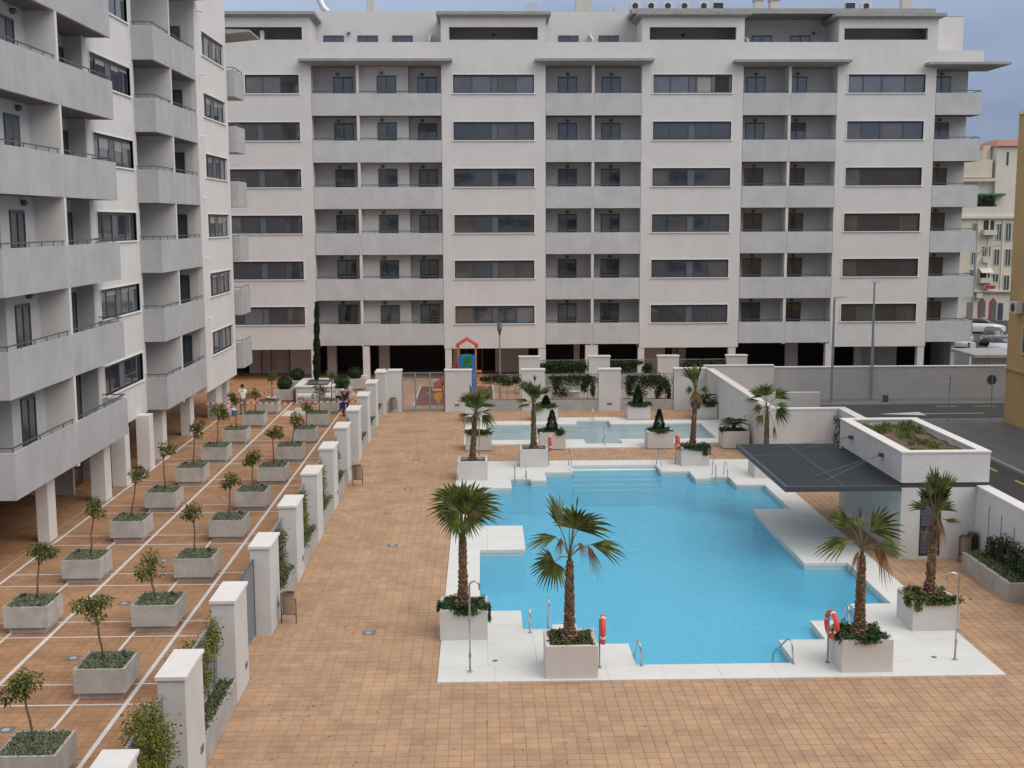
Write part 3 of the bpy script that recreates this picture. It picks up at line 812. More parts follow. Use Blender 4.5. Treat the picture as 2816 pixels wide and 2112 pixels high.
# attic on top of each column: a framed terrace and an overhanging roof slab
def attic(x0, x1, ox0, ox1, over_l, over_r, lower=0.0):
    zt, z0, z1 = 24.3-lower, 22.85, 23.68-lower*.7
    b = MB()
    b.box(x0, ox0, BY, BY+.3, z0, zt); b.box(ox1, x1, BY, BY+.3, z0, zt); b.box(ox0, ox1, BY, BY+.3, z1, zt)
    b.box(x0, x0+.3, BY+.3, BY+7, z0, zt); b.box(x1-.3, x1, BY+.3, BY+7, z0, zt)
    b.build('wall', MT['wall'], back)
    i = MB(); i.box(x0+.3, x1-.3, BY+2.2, BY+2.4, 21.6, zt); i.build('terrace_wall', MT['recess'], back)
    i = MB(); i.box(x0+.3, x1-.3, BY+.3, BY+2.2, 21.5, 21.6); i.build('terrace_floor', MT['soffit'], back)
    i = MB(); i.box(x0+.3, x1-.3, BY+.3, BY+2.2, z1+.25, z1+.3); i.build('terrace_ceiling', MT['soffit'], back)
    for dx in (ox0+.25, ox1-1.6):
        d = MB().box(dx, dx+1.5, BY+2.14, BY+2.2, 21.6, 23.1); d.build('terrace_door', MT['frame'], back)
    c = MB(); ov = .38
    xa, xb = x0-over_l, x1+over_r; ya, yb = BY-ov, BY+7.2
    c.box(xa, xb, ya, yb, zt+.14, zt+.34)
    c.hexa([(x0-.04,BY-.04,zt),(x1+.04,BY-.04,zt),(x1+.04,yb,zt),(x0-.04,yb,zt),(xa,ya,zt+.14),(xb,ya,zt+.14),(xb,yb,zt+.14),(xa,yb,zt+.14)])
    c.build('cornice', MT['concrete_dk'], back)
attic(-26, -11.26, -18.2, -11.78, .35, .4)
attic(-2.56, 4.44, -2.0, 3.92, .3, .35)
attic(10.93, 17.8, 11.42, 17.25, .35, .38)
attic(24.2, 30.92, 24.55, 30.22, .35, .42, .1)
MB().box(-14.6,-14.35,BY+.31,BY+2.19,21.6,23.5).build('terrace_partition', MT['recess'], back)
# set-back attic between the columns
def setback(x0, x1, wins, parts, zt=25.2):
    b = MB(); b.box(x0, x1, BY+3.2, BY+3.5, 21.6, zt); b.build('attic_wall', MT['wall_plain'], back)
    MB().box(x0, x1, BY+.3, BY+3.2, 21.3, 21.6).build('terrace_floor', MT['soffit'], back)
    MB().box(x0+.002, x1-.002, BY+.01, BY+.22, 21.57, 22.70).build('terrace_parapet', MT['wall_plain'], back)
    for w in wins:
        d = door_kit('terrace_door', 1.4, 2.0); place(d, back, (w, BY+3.2, 21.6))
    for q in parts: MB().hexa([(q,BY+.5,21.6),(q+.12,BY+.5,21.6),(q+.12,BY+3.19,21.6),(q,BY+3.19,21.6),(q,BY+.5,22.95),(q+.12,BY+.5,22.95),(q+.12,BY+3.19,23.7),(q,BY+3.19,23.7)]).build('terrace_partition', MT['recess'], back)
setback(-11.26, -2.56, (-10.75,-8.4,-6.0), (-3.4,))
setback(4.44, 10.93, (5.5,8.3), (7.62,))
setback(17.8, 24.2, (19.0,21.7), (18.1,), 25.05)
MB().box(30.92, 34.1, BY-.01, BY+6, 21.15, 22.15).build('attic_wall', MT['wall_plain'], back)
MB().box(-26, 34, BY+3.5, BY+13, 21.6, 24.9).build('attic_wall', MT['wall_plain'], back)
lampm = MB().ball((0,-.06,0),.13,10,6,.8)
lamp0 = lampm.build('wall_lamp', MT['lamp'], back, world=False); lamp0.location = rel(back, -9.0, BY+3.15, 23.75)
inst(lamp0, back, rel(back, 1.0, BY+2.15, 23.45)); inst(lamp0, back, rel(back, 14.0, BY+2.15, 23.45)); inst(lamp0, back, rel(back, 23.3, BY+3.15, 23.75))

# canopies over the top loggias
def canopy_slab(x0, x1, z=21.2):
    c = MB(); y0 = BY-.75
    c.box(x0, x1, y0, BY+1.7, z+.2, z+.36)
    c.hexa([(x0+.7,BY-.12,z),(x1-.7,BY-.12,z),(x1-.7,BY+1.6,z),(x0+.7,BY+1.6,z),(x0,y0,z+.2),(x1,y0,z+.2),(x1,BY+1.7,z+.2),(x0,BY+1.7,z+.2)])
    c.build('canopy', MT['concrete_dk'], back)
canopy_slab(-12.0,-1.8); canopy_slab(3.7,11.68); canopy_slab(17.05,24.95,21.12); canopy_slab(30.1,35.7,20.95)

# loggias: floors, back walls, partitions, parapets with rails, doors and lamps
dk = door_kit('balcony_door', 1.3, 2.35); dk_lt = door_kit('balcony_door', 1.3, 2.35, 'glass_lt'); dk_sh = door_kit('balcony_door', 1.3, 2.35, 'glass', .5)
dsrc = {0: dk, 1: dk_lt, 2: dk_sh}; dused = {0: False, 1: False, 2: False}
def put_door(x, y, z, kind=0):
    s = dsrc[kind]
    if not dused[kind]: place(s, back, (x,y,z)); dused[kind] = True
    else: inst(s, back, rel(back, x, y, z))
def rail_mb(x0, x1, y, z, n=None):
    r = MB(); r.box(x0, x1, y-.025, y+.025, z+.12, z+.17)
    k = n or max(2, round((x1-x0)/1.0)+1)
    for i in range(k):
        x = x0+.08+(x1-x0-.16)*i/(k-1); r.box(x-.013, x+.013, y-.013, y+.013, z, z+.13)
    return r
def loggia(x0, x1, cuts, depth, doors, zb=2.34, near=(), end=False):
    """cuts: party walls between flats; doors: (x, y) of each door on every storey"""
    wb = MB(); wb.box(x0+.003, x1-.003, BY+depth, BY+depth+.2, zb, 21.5); wb.build('loggia_wall', MT['recess'], back)
    for a, b, d in near: MB().box(a, b, BY+d, BY+depth, zb+.3, 21.3).build('loggia_wall', MT['recess'], back)
    edges = [x0]+list(cuts)+[x1]
    for c in cuts: MB().box(c-.09, c+.09, BY+.015, BY+depth, zb, 21.3).build('partition', MT['wall_plain'], back)
    for n in range(6):
        zt = ZS[n]; zl = zt-1.46
        f = MB()
        a0, a1 = x0+.004, x1-.004
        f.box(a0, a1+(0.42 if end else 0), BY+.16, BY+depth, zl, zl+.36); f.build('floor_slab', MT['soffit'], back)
        for i in range(len(edges)-1):
            a = edges[i]+(.02 if i == 0 else .035); b = edges[i+1]-(.02 if i == len(edges)-2 else .035)
            if end: b += .42
            p = MB().box(a, b, BY-.012, BY+.14, zl-.0, zt).build('balcony', MT['parapet'], back)
            rl = rail_mb(a+.02, b-.02, BY+.06, zt)
            if end:
                rl.box(b-.08, b-.04, BY+.08, BY+depth, zt+.13, zt+.17)
            rl.build('railing', MT['rail'], p)
            if end: MB().box(b-.14, b, BY+.142, BY+depth+.5, zl, zt).build('side_parapet', MT['parapet'], p)
        for (dx, dy, k) in doors:
            kk = k
            if n == 0: kk = 1
            elif (n*7+int(dx*3)) % 5 == 0: kk = 2
            elif n == 1 and dx > 4: kk = 1
            put_door(dx, BY+dy, zl+.36, kk)
            if k != 9: inst(lamp0, back, rel(back, dx+.65-(.35 if dx < 0 else 0), BY+dy, zl+.36+2.5 if n else zl+.36+2.52))
loggia(-11.26, -2.56, [-8.17], 1.55, [(-9.95,1.55,0),(-6.93,.75,0),(-4.23,1.55,0)], near=[(-8.08,-4.83,.75)])
loggia(4.44, 10.93, [7.66], 1.55, [(5.38,1.55,0),(8.37,1.55,0)])
loggia(17.8, 24.2, [20.99], 1.55, [(18.34,1.55,0),(21.22,1.55,0)], 2.32)
loggia(30.92, 33.72, [], 1.55, [(31.2,1.55,0)], 2.3, end=True)
for k, s in dsrc.items():
    if not dused[k]:
        for c in list(s.children): bpy.data.objects.remove(c)
        bpy.data.objects.remove(s)
MB().box(33.42, 33.72, BY+1.75, BY+13, 0, 22.15).build('wall', MT['wall'], back)
MB().box(30.92, 33.42, BY+2.0, BY+3.2, 2.3, 21.1).build('wall', MT['wall_plain'], back)
MB().box(-26, 33.4, BY+3.25, BY+13, 2.5, 21.25).build('wall', MT['wall_plain'], back)
# arcade on the ground floor
pl_ = [(-20.6,-20.2),(-11.72,-11.42),(-8.17,-7.72),(-2.5,-2.05),(3.94,4.45),(7.2,8.07),(10.86,11.29),(17.16,17.65),(23.95,24.38),(30.41,30.87),(34.12,34.5)]
for a, b in pl_: MB().box(a, b, BY+.03, BY+.5, 0, 2.3 if b > 34.2 else (2.335 if any(p < (a+b)/2 < q for p, q in ((-11.26,-2.56),(4.44,10.93),(17.8,24.2))) else 2.12)).build('pillar', MT['wall_plain'], back)
for a, b, y in [(-16.8,-13.9,4.2),(-13.7,-11.9,3.4),(-10.95,-10.3,2.6),(-7.3,-6.55,2.8),(-2.02,-1.5,2.6),(1.0,3.4,4),(6.6,7.0,2.5),(11.6,13.2,3),(13.9,14.9,4.2),(21.8,22.7,2.6),(26.8,27.3,2.6),(27.6,30.2,3.6)]:
    MB().box(a, b, BY+y, BY+y+.3, 0, 2.4).build('arcade_wall', MT['recess'], back)
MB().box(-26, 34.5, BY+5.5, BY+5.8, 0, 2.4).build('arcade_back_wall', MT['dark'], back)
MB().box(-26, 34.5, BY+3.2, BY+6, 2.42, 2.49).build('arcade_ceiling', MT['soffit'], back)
for x in (-15.9,-15.2,-1.15,-.55,.0,13.55,14.2): MB().box(x, x+.09, BY+3.9, BY+4.0, 0, 2.4).build('door_post', MT['wood'], back)
# chimneys, ducts and roof
MB().box(-26, 34, BY+3.6, BY+12.9, 24.9, 25.0).build('roof', MT['concrete_dk'], back)
for x0, x1, h in ((-7.85,-7.32,2.4),(6.8,7.95,2.4),(19.4,19.98,1.15),(20.5,21.1,1.15),(29.85,30.5,2.5)):
    c = MB().box(x0, x1, BY+4.2, BY+4.9, 25.0, 25.0+h).build('chimney', MT['chim'], back)
    MB().box(x0-.06, x1+.06, BY+4.14, BY+4.96, 25.0+h, 25.08+h).build('chimney_cap', MT['concrete_dk'], c)
d = MB(); d.tube([(-10.6,BY+4.6,25.0),(-10.6,BY+4.6,25.45),(-10.9,BY+4.6,25.7),(-11.25,BY+4.6,26.4)], .22, 10); d.box(-10.75,-9.9,BY+4.3,BY+4.9,25.0,25.35); d.build('roof_duct', MT['metal_lt'], back)
MB().box(3.3,4.15,BY+4.2,BY+4.9,25.0,26.0).build('roof_duct', MT['metal_lt'], back)
d = MB(); d.box(9.45,10.3,BY+4.2,BY+4.9,25.0,25.78); d.box(9.1,9.36,BY+4.2,BY+4.9,25.0,25.8); d.build('roof_duct', MT['metal_lt'], back)
MB().lathe([(.22,0),(.22,.3),(.26,.31),(.26,.36)],28.1,BY+4.5,12).build('roof_vent', MT['chim'], back, world=True).location = (0,0,24.72)
MB().box(10.3,30.9,BY+.6,BY+5.6,24.66,24.995).build('roof', MT['concrete_dk'], back)
# air conditioners standing on the roof
def ac_unit(x, label, dark=False, z=25.0):
    t = thing('air_conditioner', label, 'air conditioner', (x, BY+1.7, z), 'air conditioners on the far roof')
    MB().bbox(-.36,.36,-.18,.18,.06,.56,.02).build('casing', MT['ac'], t, world=False)
    f = MB()
    if dark: f.box(-.33,.33,-.195,-.18,.1,.52)
    else: f.lathe([(.0005,0),(.2,0),(.2,.02),(.0005,.02)],0,0,16); f.v = [(vx, -.182-vz, .31+vy) for vx,vy,vz in f.v]
    f.build('fan', MT['acdk'], t, world=False)
    b = MB(); b.box(-.3,-.24,-.15,.15,0,.06); b.box(.24,.3,-.15,.15,0,.06); b.build('foot', MT['rail'], t, world=False)
for i, x in enumerate((10.62,11.7,12.85,13.98,15.3)):
    ac_unit(x, f'{["leftmost","second","third","fourth","fifth"][i]} beige air conditioner in the row of six above the third window column')
ac_unit(16.3, 'dark faced air conditioner at the right end of the row of six on the roof', True)
ac_unit(25.35, 'dark faced air conditioner on the roof above the fourth window column', True)
ac_unit(26.45, 'beige air conditioner with round fan on the roof above the fourth window column')

# blinds and curtains differ from flat to flat
def vary(root, share):
    for o in root.children:
        if o.name.split('.')[0] in ('window','balcony_door'):
            for c in o.children:
                if c.name.split('.')[0] == 'pane' and random.random() < share:
                    c.material_slots[0].link = 'OBJECT'; c.material_slots[0].material = MT[random.choice(('glass_lt','glass_mid','glass_mid'))]
MT['glass_mid'] = mat('window_glass_blind', (.085,.082,.078), .06, .3, .5, bump=.3, bscale=.9, ior=2.0)
vary(back, .34)
# ------------------------------------------------------------------ the block along the left side of the court
left = thing('apartment_block', 'nearer white apartment block on the left with projecting concrete balconies over pillars', 'apartment block', (-15.2, 52, 0), 'white apartment blocks around the court')
XF, X1 = -14.25, -15.2
T = -math.pi/2
# near part: wall with the strip windows
b = MB(); wy0, wy1 = 48.38, 53.9
b.box(X1-.3, X1, 47.8, wy0, 2.3, 24.5); b.box(X1-.3, X1, wy1, 54.5, 2.3, 24.5)
prev = 2.3
for n in range(5,-1,-1): b.box(X1-.3, X1, wy0, wy1, prev, ZS[n]); prev = ZS[n]+1.2
b.box(X1-.3, X1, wy0, wy1, prev, 24.5)
b.box(-21, X1-.3, 54.3, 54.5, 2.3, 24.5)
b.build('wall', MT['wall'], left)
# end wall facing the camera, loggia walls
b = MB(); b.box(-21, -15.3, 39.0, 39.2, 2.3, 24.5); b.box(-15.5,-15.3,39.2,42.0,2.3,24.5); b.box(-15.9-.2,-15.9,42.2,47.8,2.3,24.5); b.box(-15.9,X1-.003,47.6,47.8,2.3,24.5)
b.build('loggia_wall', MT['recess'], left)
b = MB(); b.box(-16.1, XF-.012, 42.0, 42.2, 2.3, 24.5); b.build('partition', MT['wall_plain'], left)
for n in range(6):
    zt = ZS[n]; zl = zt-1.46
    f = MB(); f.box(-21, XF-.15, 36.45, 38.99, zl+.002, zl+.34); f.box(-15.29, XF-.15, 38.99, 42.0, zl+.002, zl+.34); f.box(-15.89, XF-.15, 42.2, 47.59, zl+.002, zl+.34); f.box(X1+.002, XF-.15, 47.8, 48.0, zl+.002, zl+.34)
    f.build('floor_slab', MT['soffit'], left)
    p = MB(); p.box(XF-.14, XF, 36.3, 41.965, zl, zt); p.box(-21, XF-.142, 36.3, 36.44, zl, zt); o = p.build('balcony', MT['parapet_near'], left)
    r = MB(); r.box(XF-.09,XF-.05,36.4,41.9,zt+.13,zt+.17); r.box(-21,XF-.09,36.36,36.40,zt+.13,zt+.17)
    for y in (36.45,37.6,38.7,39.8,40.9,41.8): r.box(XF-.083,XF-.057,y-.013,y+.013,zt,zt+.13)
    for x in (-15.3,-16.4,-17.5): r.box(x-.013,x+.013,36.37,36.39,zt,zt+.13)
    r.build('railing', MT['rail'], o)
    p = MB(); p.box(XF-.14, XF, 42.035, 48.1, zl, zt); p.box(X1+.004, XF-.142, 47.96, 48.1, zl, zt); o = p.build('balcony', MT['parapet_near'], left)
    r = MB(); r.box(XF-.09,XF-.05,42.1,48.05,zt+.13,zt+.17); r.box(X1+.01,XF-.09,48.01,48.05,zt+.13,zt+.17)
    for y in (42.2,43.3,44.4,45.5,46.6,47.7): r.box(XF-.083,XF-.057,y-.013,y+.013,zt,zt+.13)
    for x in (-14.5,-15.05): r.box(x-.013,x+.013,48.02,48.04,zt,zt+.13)
    r.build('railing', MT['rail'], o)
WL = wy1-wy0
for n in range(6):
    w = window_kit('window', WL, 1.2, [WL*.2, WL*.43, WL*.57, WL*.77], 2, 'glass' if n % 2 else 'glass_lt', [.32,.2,.42,.0,.18,.0][n])
    place(w, left, (X1, wy0, ZS[n]), R(90))
for n in range(6):
    zl = ZS[n]-1.12
    d = door_kit('balcony_door', 1.25, 2.3, 'glass', [.0,.0,.7,.0,.0,.0][n]); place(d, left, (-15.3, 39.75, zl), R(90))
    d = door_kit('balcony_door', 1.25, 2.3); place(d, left, (-15.9, 46.25, zl), R(90))
    l = MB().ball((-15.22,40.9,zl+2.55),.13,10,6,.8).build('wall_lamp', MT['lamp'], left)
# far part: flush parapets, then the wall with the second windows
vy0, vy1 = 63.65, 68.95
b = MB(); b.box(XF-.3, XF, 62.2, vy0, 2.05, 23.15); b.box(XF-.3, XF, vy1, 69.75, 2.05, 23.15)
prev = 2.05
for n in range(5,-1,-1): b.box(XF-.3, XF, vy0, vy1, prev, ZS[n]); prev = ZS[n]+1.2
b.box(XF-.3, XF, vy0, vy1, prev, 23.15)
b.box(-21, XF-.3, 62.2, 69.75, 2.05, 2.3); b.box(-21, XF-.3, 69.45, 69.75, 2.3, 23.15); b.box(XF-.3,XF+.0,54.5,62.2,22.0,23.15)
b.build('wall', MT['wall'], left)
b = MB(); b.box(-16.3,XF-.304,62.2,62.4,2.3,22); b.box(-16.3,-16.1,54.5,62.2,2.3,22.0); b.build('loggia_wall', MT['recess'], left)
MB().box(-16.1, XF-.012, 57.2, 57.4, 2.3, 21.9).build('partition', MT['wall_plain'], left)
c = MB(); c.hexa([(-15.5,53.9,21.75),(-13.5,53.9,21.9),(-13.5,62.6,21.9),(-15.5,62.6,21.75),(-15.5,53.9,22.1),(-13.5,53.9,22.05),(-13.5,62.6,22.05),(-15.5,62.6,22.1)]); c.build('canopy', MT['concrete_dk'], left)
WV = vy1-vy0
for n in range(6):
    zt = ZS[n]; zl = zt-1.46
    MB().box(-16.1, XF-.15, 54.42, 62.19, zl+.002, zl+.34).build('floor_slab', MT['soffit'], left)
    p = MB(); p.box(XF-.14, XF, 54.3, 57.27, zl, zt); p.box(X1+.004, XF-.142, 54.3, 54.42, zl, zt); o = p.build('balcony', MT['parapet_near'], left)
    r = MB(); r.box(XF-.09,XF-.05,54.35,57.2,zt+.13,zt+.17); r.box(X1+.01,XF-.09,54.33,54.37,zt+.13,zt+.17)
    for y in (54.45,55.7,57.0): r.box(XF-.083,XF-.057,y-.013,y+.013,zt,zt+.13)
    for x in (-14.6,-15.05): r.box(x-.013,x+.013,54.34,54.36,zt,zt+.13)
    r.build('railing', MT['rail'], o)
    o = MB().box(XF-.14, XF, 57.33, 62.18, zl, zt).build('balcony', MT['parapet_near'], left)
    r = MB(); r.box(XF-.09,XF-.05,57.4,62.1,zt+.13,zt+.17)
    for y in (57.5,58.7,59.9,61.0,62.0): r.box(XF-.083,XF-.057,y-.013,y+.013,zt,zt+.13)
    r.build('railing', MT['rail'], o)
    w = window_kit('window', WV, 1.2, [WV*.2, WV*.43, WV*.57, WV*.77], 2, 'glass' if n in (1,4) else 'glass_lt', [.25,.3,.0,.35,.15,.0][n])
    place(w, left, (XF, vy0, zt), R(90))
    d = door_kit('balcony_door', .8, 2.3); place(d, left, (-15.75, 62.2, zl+.34))
    MB().tube([(XF,62.9,zt+2.05),(XF+.32,62.9,zt+2.0)], .035, 8).build('drain_spout', MT['trim'], left)
    # small balcony past the corner
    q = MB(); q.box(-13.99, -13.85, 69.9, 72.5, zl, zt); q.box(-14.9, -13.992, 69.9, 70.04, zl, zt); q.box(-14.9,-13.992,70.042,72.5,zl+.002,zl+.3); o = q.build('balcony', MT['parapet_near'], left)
    r = MB(); r.box(-13.94,-13.90,69.95,72.45,zt+.13,zt+.17); r.box(-14.85,-13.94,69.95,69.99,zt+.13,zt+.17)
    for y in (70.0,71.2,72.4): r.box(-13.933,-13.907,y-.013,y+.013,zt,zt+.13)
    r.box(-14.413,-14.387,69.96,69.98,zt,zt+.13); r.build('railing', MT['rail'], o)
MB().hexa([(-14.9,69.8,21.25),(-12.9,69.8,21.45),(-12.9,72.9,21.45),(-14.9,72.9,21.25),(-14.9,69.8,21.6),(-12.9,69.8,21.55),(-12.9,72.9,21.55),(-14.9,72.9,21.6)]).build('canopy', MT['concrete_dk'], left)
MB().box(-21, -14.9, 69.76, 72.6, 2.3, 23.1).build('wall', MT['wall_plain'], left)
MB().box(-21, X1-.31, 39.2, 69.4, 24.3, 24.5).build('roof', MT['concrete_dk'], left)
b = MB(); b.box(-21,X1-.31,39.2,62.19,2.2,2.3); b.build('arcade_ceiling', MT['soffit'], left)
for y0, y1, x0, x1 in ((40.35,41.1,-15.2,-14.8),(46.4,47.2,-15.3,-14.75),(49.1,49.75,-15.3,-14.72),(52.6,53.3,-15.25,-14.68),(54.9,55.6,-15.3,-14.7),(61.0,61.8,-15.4,-14.9),(66.6,68.1,-15.3,-14.8),(69.0,69.7,-15.2,-14.7)):
    MB().box(x0, x1, y0, y1, 0, 2.4 if y0 < 62 else 2.045).build('pillar', MT['wall_plain'], left)
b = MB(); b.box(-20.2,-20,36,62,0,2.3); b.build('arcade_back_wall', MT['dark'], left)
for y in (47.6,50.6,54.0): MB().box(-19,-16.4,y,y+.2,0,2.2).build('arcade_wall', MT['recess'], left)
for y in (48.4,51.6,55.4): MB().box(-16.9,-16.8,y,y+1.6,0,2.1).build('arcade_door', MT['door_glass'], left)

# ------------------------------------------------------------------ the block the picture is taken from, seen only in reflections and as shade
opp = thing('apartment_block', 'white apartment block behind the viewer, mirrored in far windows', 'apartment block', (4,-6,0), 'white apartment blocks around the court')
MB().box(-24,36,-16,-3.2,0,22.5).build('wall', MT['wall'], opp)
o = MB().box(-.0, 5.2, 0, .05, 0, 1.2).build('window', MT['frame'], None, world=False); first = True
for n in range(6):
    for x in range(-22, 34, 8):
        if first: place(o, opp, (x, -3.2, ZS[n])); first = False
        else: inst(o, opp, rel(opp, x, -3.2, ZS[n]))
vary(left, .3)

# ------------------------------------------------------------------ fences
def mesh_panel(mb, a, b, z0, z1, step=.075, r=.0045, plane=None):
    """welded wire: flat crossed bars between two ground points"""
    a = Vector((*a,0)); b = Vector((*b,0)); d = (b-a); L = d.length; d.normalize(); nrm = Vector((d.y,-d.x,0))
    def bar(p, q, w):
        ax = (q-p).normalized(); s = ax.cross(nrm)*w; t = nrm*w
        mb.hexa([p-s-t,p+s-t,p+s+t,p-s+t,q-s-t,q+s-t,q+s+t,q-s+t])
    n = int(L/step)
    for i in range(n+1):
        p = a+d*(L*i/n); bar(Vector((p.x,p.y,z0)), Vector((p.x,p.y,z1)), r)
    m = int((z1-z0)/step)
    for j in range(m+1):
        z = z0+(z1-z0)*j/m; bar(Vector((a.x,a.y,z))+nrm*.004, Vector((b.x,b.y,z))+nrm*.004, r)
def cover_mb(x0, x1, y0, y1, z, n, hgt=.09, L=(.05,.11), W=.02, lean=.55, zfun=None):
    mb = MB()
    for _ in range(n):
        x, y = random.uniform(x0,x1), random.uniform(y0,y1)
        zz = z+(zfun(x,y) if zfun else 0)
        p = Vector((x,y,zz+random.uniform(-.02,hgt)))
        mb.leaf(p, Vector((random.gauss(0,lean),random.gauss(0,lean),random.uniform(.2,1))), rv(), random.uniform(*L), W*random.uniform(.7,1.5))
    return mb
def pillar(parent, x0, x1, y0, y1, h=2.42, light=True, m='gwall'):
    p = MB().box(x0, x1, y0, y1, -.06, h-.07).build('pillar', MT[m], parent)
    MB().box(x0-.04, x1+.04, y0-.04, y1+.04, h-.07, h).build('cap', MT['coping'], p)
    return p
fence = thing('court_fence', 'long fence of white pillars, wire mesh and low planting beds between the two paved courts', 'fence', (-5.85, 17, 0), 'fences of white pillars and wire mesh')
for k, y in enumerate(PY[:-1]):
    p = pillar(fence, -6.10, -5.59, y, y+1.42)
    if k in (1,2,3,4,6,7): MB().box(-5.588, -5.575, y+1.0, y+1.22, .42, .56).build('recessed_light', MT['cover'], p)
pillar(fence, -6.0, -5.44, 67.4, 68.9); pillar(fence, -5.44, -4.59, 68.2, 68.9)
for k in range(11):
    y0, y1 = PY[k]+1.42, PY[k+1]
    gate = k in (2,7)
    m = MB(); mesh_panel(m, (-6.02,y0), (-6.02,y1), .62 if not gate else .05, 2.03, .075 if k < 6 else .11, .006 if k < 6 else .008)
    o = m.build('gate' if gate else 'wire_mesh', MT['galv'], fence)
    r = MB(); r.box(-6.045,-5.995,y0,y1,2.03,2.075)
    if gate:
        ym = (y0+y1)/2
        for yy in (y0+.03, ym-.03, ym+.03, y1-.03): r.box(-6.04,-6.0,yy-.025,yy+.025,.02,2.03)
        r.box(-5.99,-5.95,ym-.12,ym-.02,.98,1.08)
    r.build('top_rail', MT['rail'] if gate else MT['galv'], o)
    if not gate:
        b = MB(); b.box(-5.70,-5.60,y0,y1,-.06,.58); b.box(-6.1,-5.98,y0,y1,-.06,.58); b.box(-5.98,-5.70,y0,y0+.1,-.06,.575); b.box(-5.98,-5.70,y1-.1,y1,-.06,.575)
        bd = b.build('planting_bed', MT['bed'], fence)
        MB().box(-5.98,-5.70,y0+.1,y1-.1,.3,.5).build('soil', MT['soil'], bd)
        nn = 1500 if k < 2 else 1100 if k < 5 else 600
        cover_mb(-5.99,-5.62,y0+.05,y1-.05,.5,nn,.13,(.05,.11) if k < 4 else (.07,.14),.03).build('ground_cover', MT['bedgreen'], bd, kind='stuff')

# the fence in front of the paddling pool, with a gate into the playground
poolf = thing('pool_fence', 'fence of white pillars with wire mesh, beds and a double gate behind the paddling pool', 'fence', (4, 68.2, 0), 'fences of white pillars and wire mesh')
for x0, x1 in ((-2.10,-.58),(2.3,3.62),(6.72,7.99),(11.07,12.95)):
    p = pillar(poolf, x0, x1, 68.2, 68.7)
    if x0 < 0 or 6 < x0 < 8: MB().box(x0+.55 if x0 < 0 else x0+.5, x0+.82 if x0 < 0 else x0+.77, 68.185, 68.198, .32, .44).build('recessed_light', MT['cover'], p)
def bed_bay(parent, x0, x1, y0, y1, h=.6, mesh_y=None, mesh_top=2.05, step=.11):
    b = MB(); b.box(x0,x1,y0,y0+.1,-.06,h); b.box(x0,x1,y1-.1,y1,-.06,h); b.box(x0,x0+.1,y0+.1,y1-.1,-.06,h); b.box(x1-.1,x1,y0+.1,y1-.1,-.06,h)
    bd = b.build('planting_bed', MT['bed'], parent)
    MB().box(x0+.1,x1-.1,y0+.1,y1-.1,.3,h-.06).build('soil', MT['soil'], bd)
    m = MB(); mesh_panel(m, (x0,mesh_y), (x1,mesh_y), h-.06, mesh_top, step, .0065); o = m.build('wire_mesh', MT['mesh_dk'], parent)
    MB().box(x0,x1,mesh_y-.02,mesh_y+.02,mesh_top,mesh_top+.04).build('top_rail', MT['galv'], o)
for x0, x1 in ((-.57,2.29),(3.63,6.71),(8.0,11.06)): bed_bay(poolf, x0, x1, 68.25, 68.75, .62, 68.55)
m = MB(); mesh_panel(m, (-4.58,68.45), (-2.11,68.45), .08, 2.2, .1, .006); gt = m.build('gate', MT['mesh_dk'], poolf)
r = MB()
for x in (-4.56,-3.80,-2.97,-2.13): r.box(x-.045,x+.045,68.4,68.5,0,2.24)
r.box(-4.6,-2.1,68.42,68.48,2.2,2.25); r.box(-4.6,-2.1,68.42,68.48,.05,.1); r.box(-3.17,-3.03,68.36,68.4,.95,1.15); r.build('gate_frame', MT['galv'], gt)
rearf = thing('rear_fence', 'second fence of white pillars overgrown with dark creeper, in front of the arcade', 'fence', (9.5, 75, 0), 'fences of white pillars and wire mesh')
for x0, x1 in ((2.37,3.67),(6.76,8.1),(11.13,12.47),(15.5,16.8)): pillar(rearf, x0, x1, 75, 75.5, 2.4)
for x0, x1 in ((3.68,6.75),(8.11,11.12),(12.48,15.49)): bed_bay(rearf, x0, x1, 75.0, 75.5, 1.25, 75.3, 2.1, .14)
lw = MB().box(3.7, 11.4, 73.4, 73.7, 0, .42); lw.box(4.4,6.0,73.15,73.4,.36,.42); tag(lw.build('bench_wall', MT['gwall']), 'low pale wall with a ledge behind the creeper mesh', 'wall')

# climbing plants on the mesh
def vine(label, spots, leafm, n, L=(.05,.1), W=.042, stems=(), group='creepers on the wire mesh', axis='y', thick=.12):
    """spots: (x, y, z, rx, ry, rz) clumps hugging the mesh"""
    x, y = spots[0][0], spots[0][1]
    t = thing('climbing_plant', label, 'creeper', (x, y, .5), group)
    mb = MB(); wts = [s[3]*s[4]*s[5]+.02 for s in spots]; tot = sum(wts)
    for s, w in zip(spots, wts):
        for _ in range(int(n*w/tot)):
            u = Vector((random.gauss(0,1),random.gauss(0,1),random.gauss(0,1))); u = u.normalized()*random.random()**.45*(1.0 if random.random() < .72 else random.uniform(1,1.55))
            p = Vector((s[0]+u.x*s[3], s[1]+u.y*s[4], s[2]+u.z*s[5]))
            mb.leaf(p, Vector((random.gauss(0,.7)+.3*(axis=='y'),random.gauss(0,.7)-.3*(axis=='x'),random.uniform(-1,.25))), rv(), random.uniform(*L), W*random.uniform(.7,1.3))
    mb.build('foliage', MT[leafm], t)
    sb = MB()
    for pts in stems: sb.tube(pts, .016, 5, .007)
    if stems: sb.build('stem', MT['bark'], t)
    return t
def up_stem(x, y, z1, dx=0, dy=0): return [(x,y,.45),(x+random.uniform(-.03,.03),y+dy*.5+random.uniform(-.05,.05),.45+(z1-.45)*.5),(x+dx,y+dy,z1)]
vx = -5.93
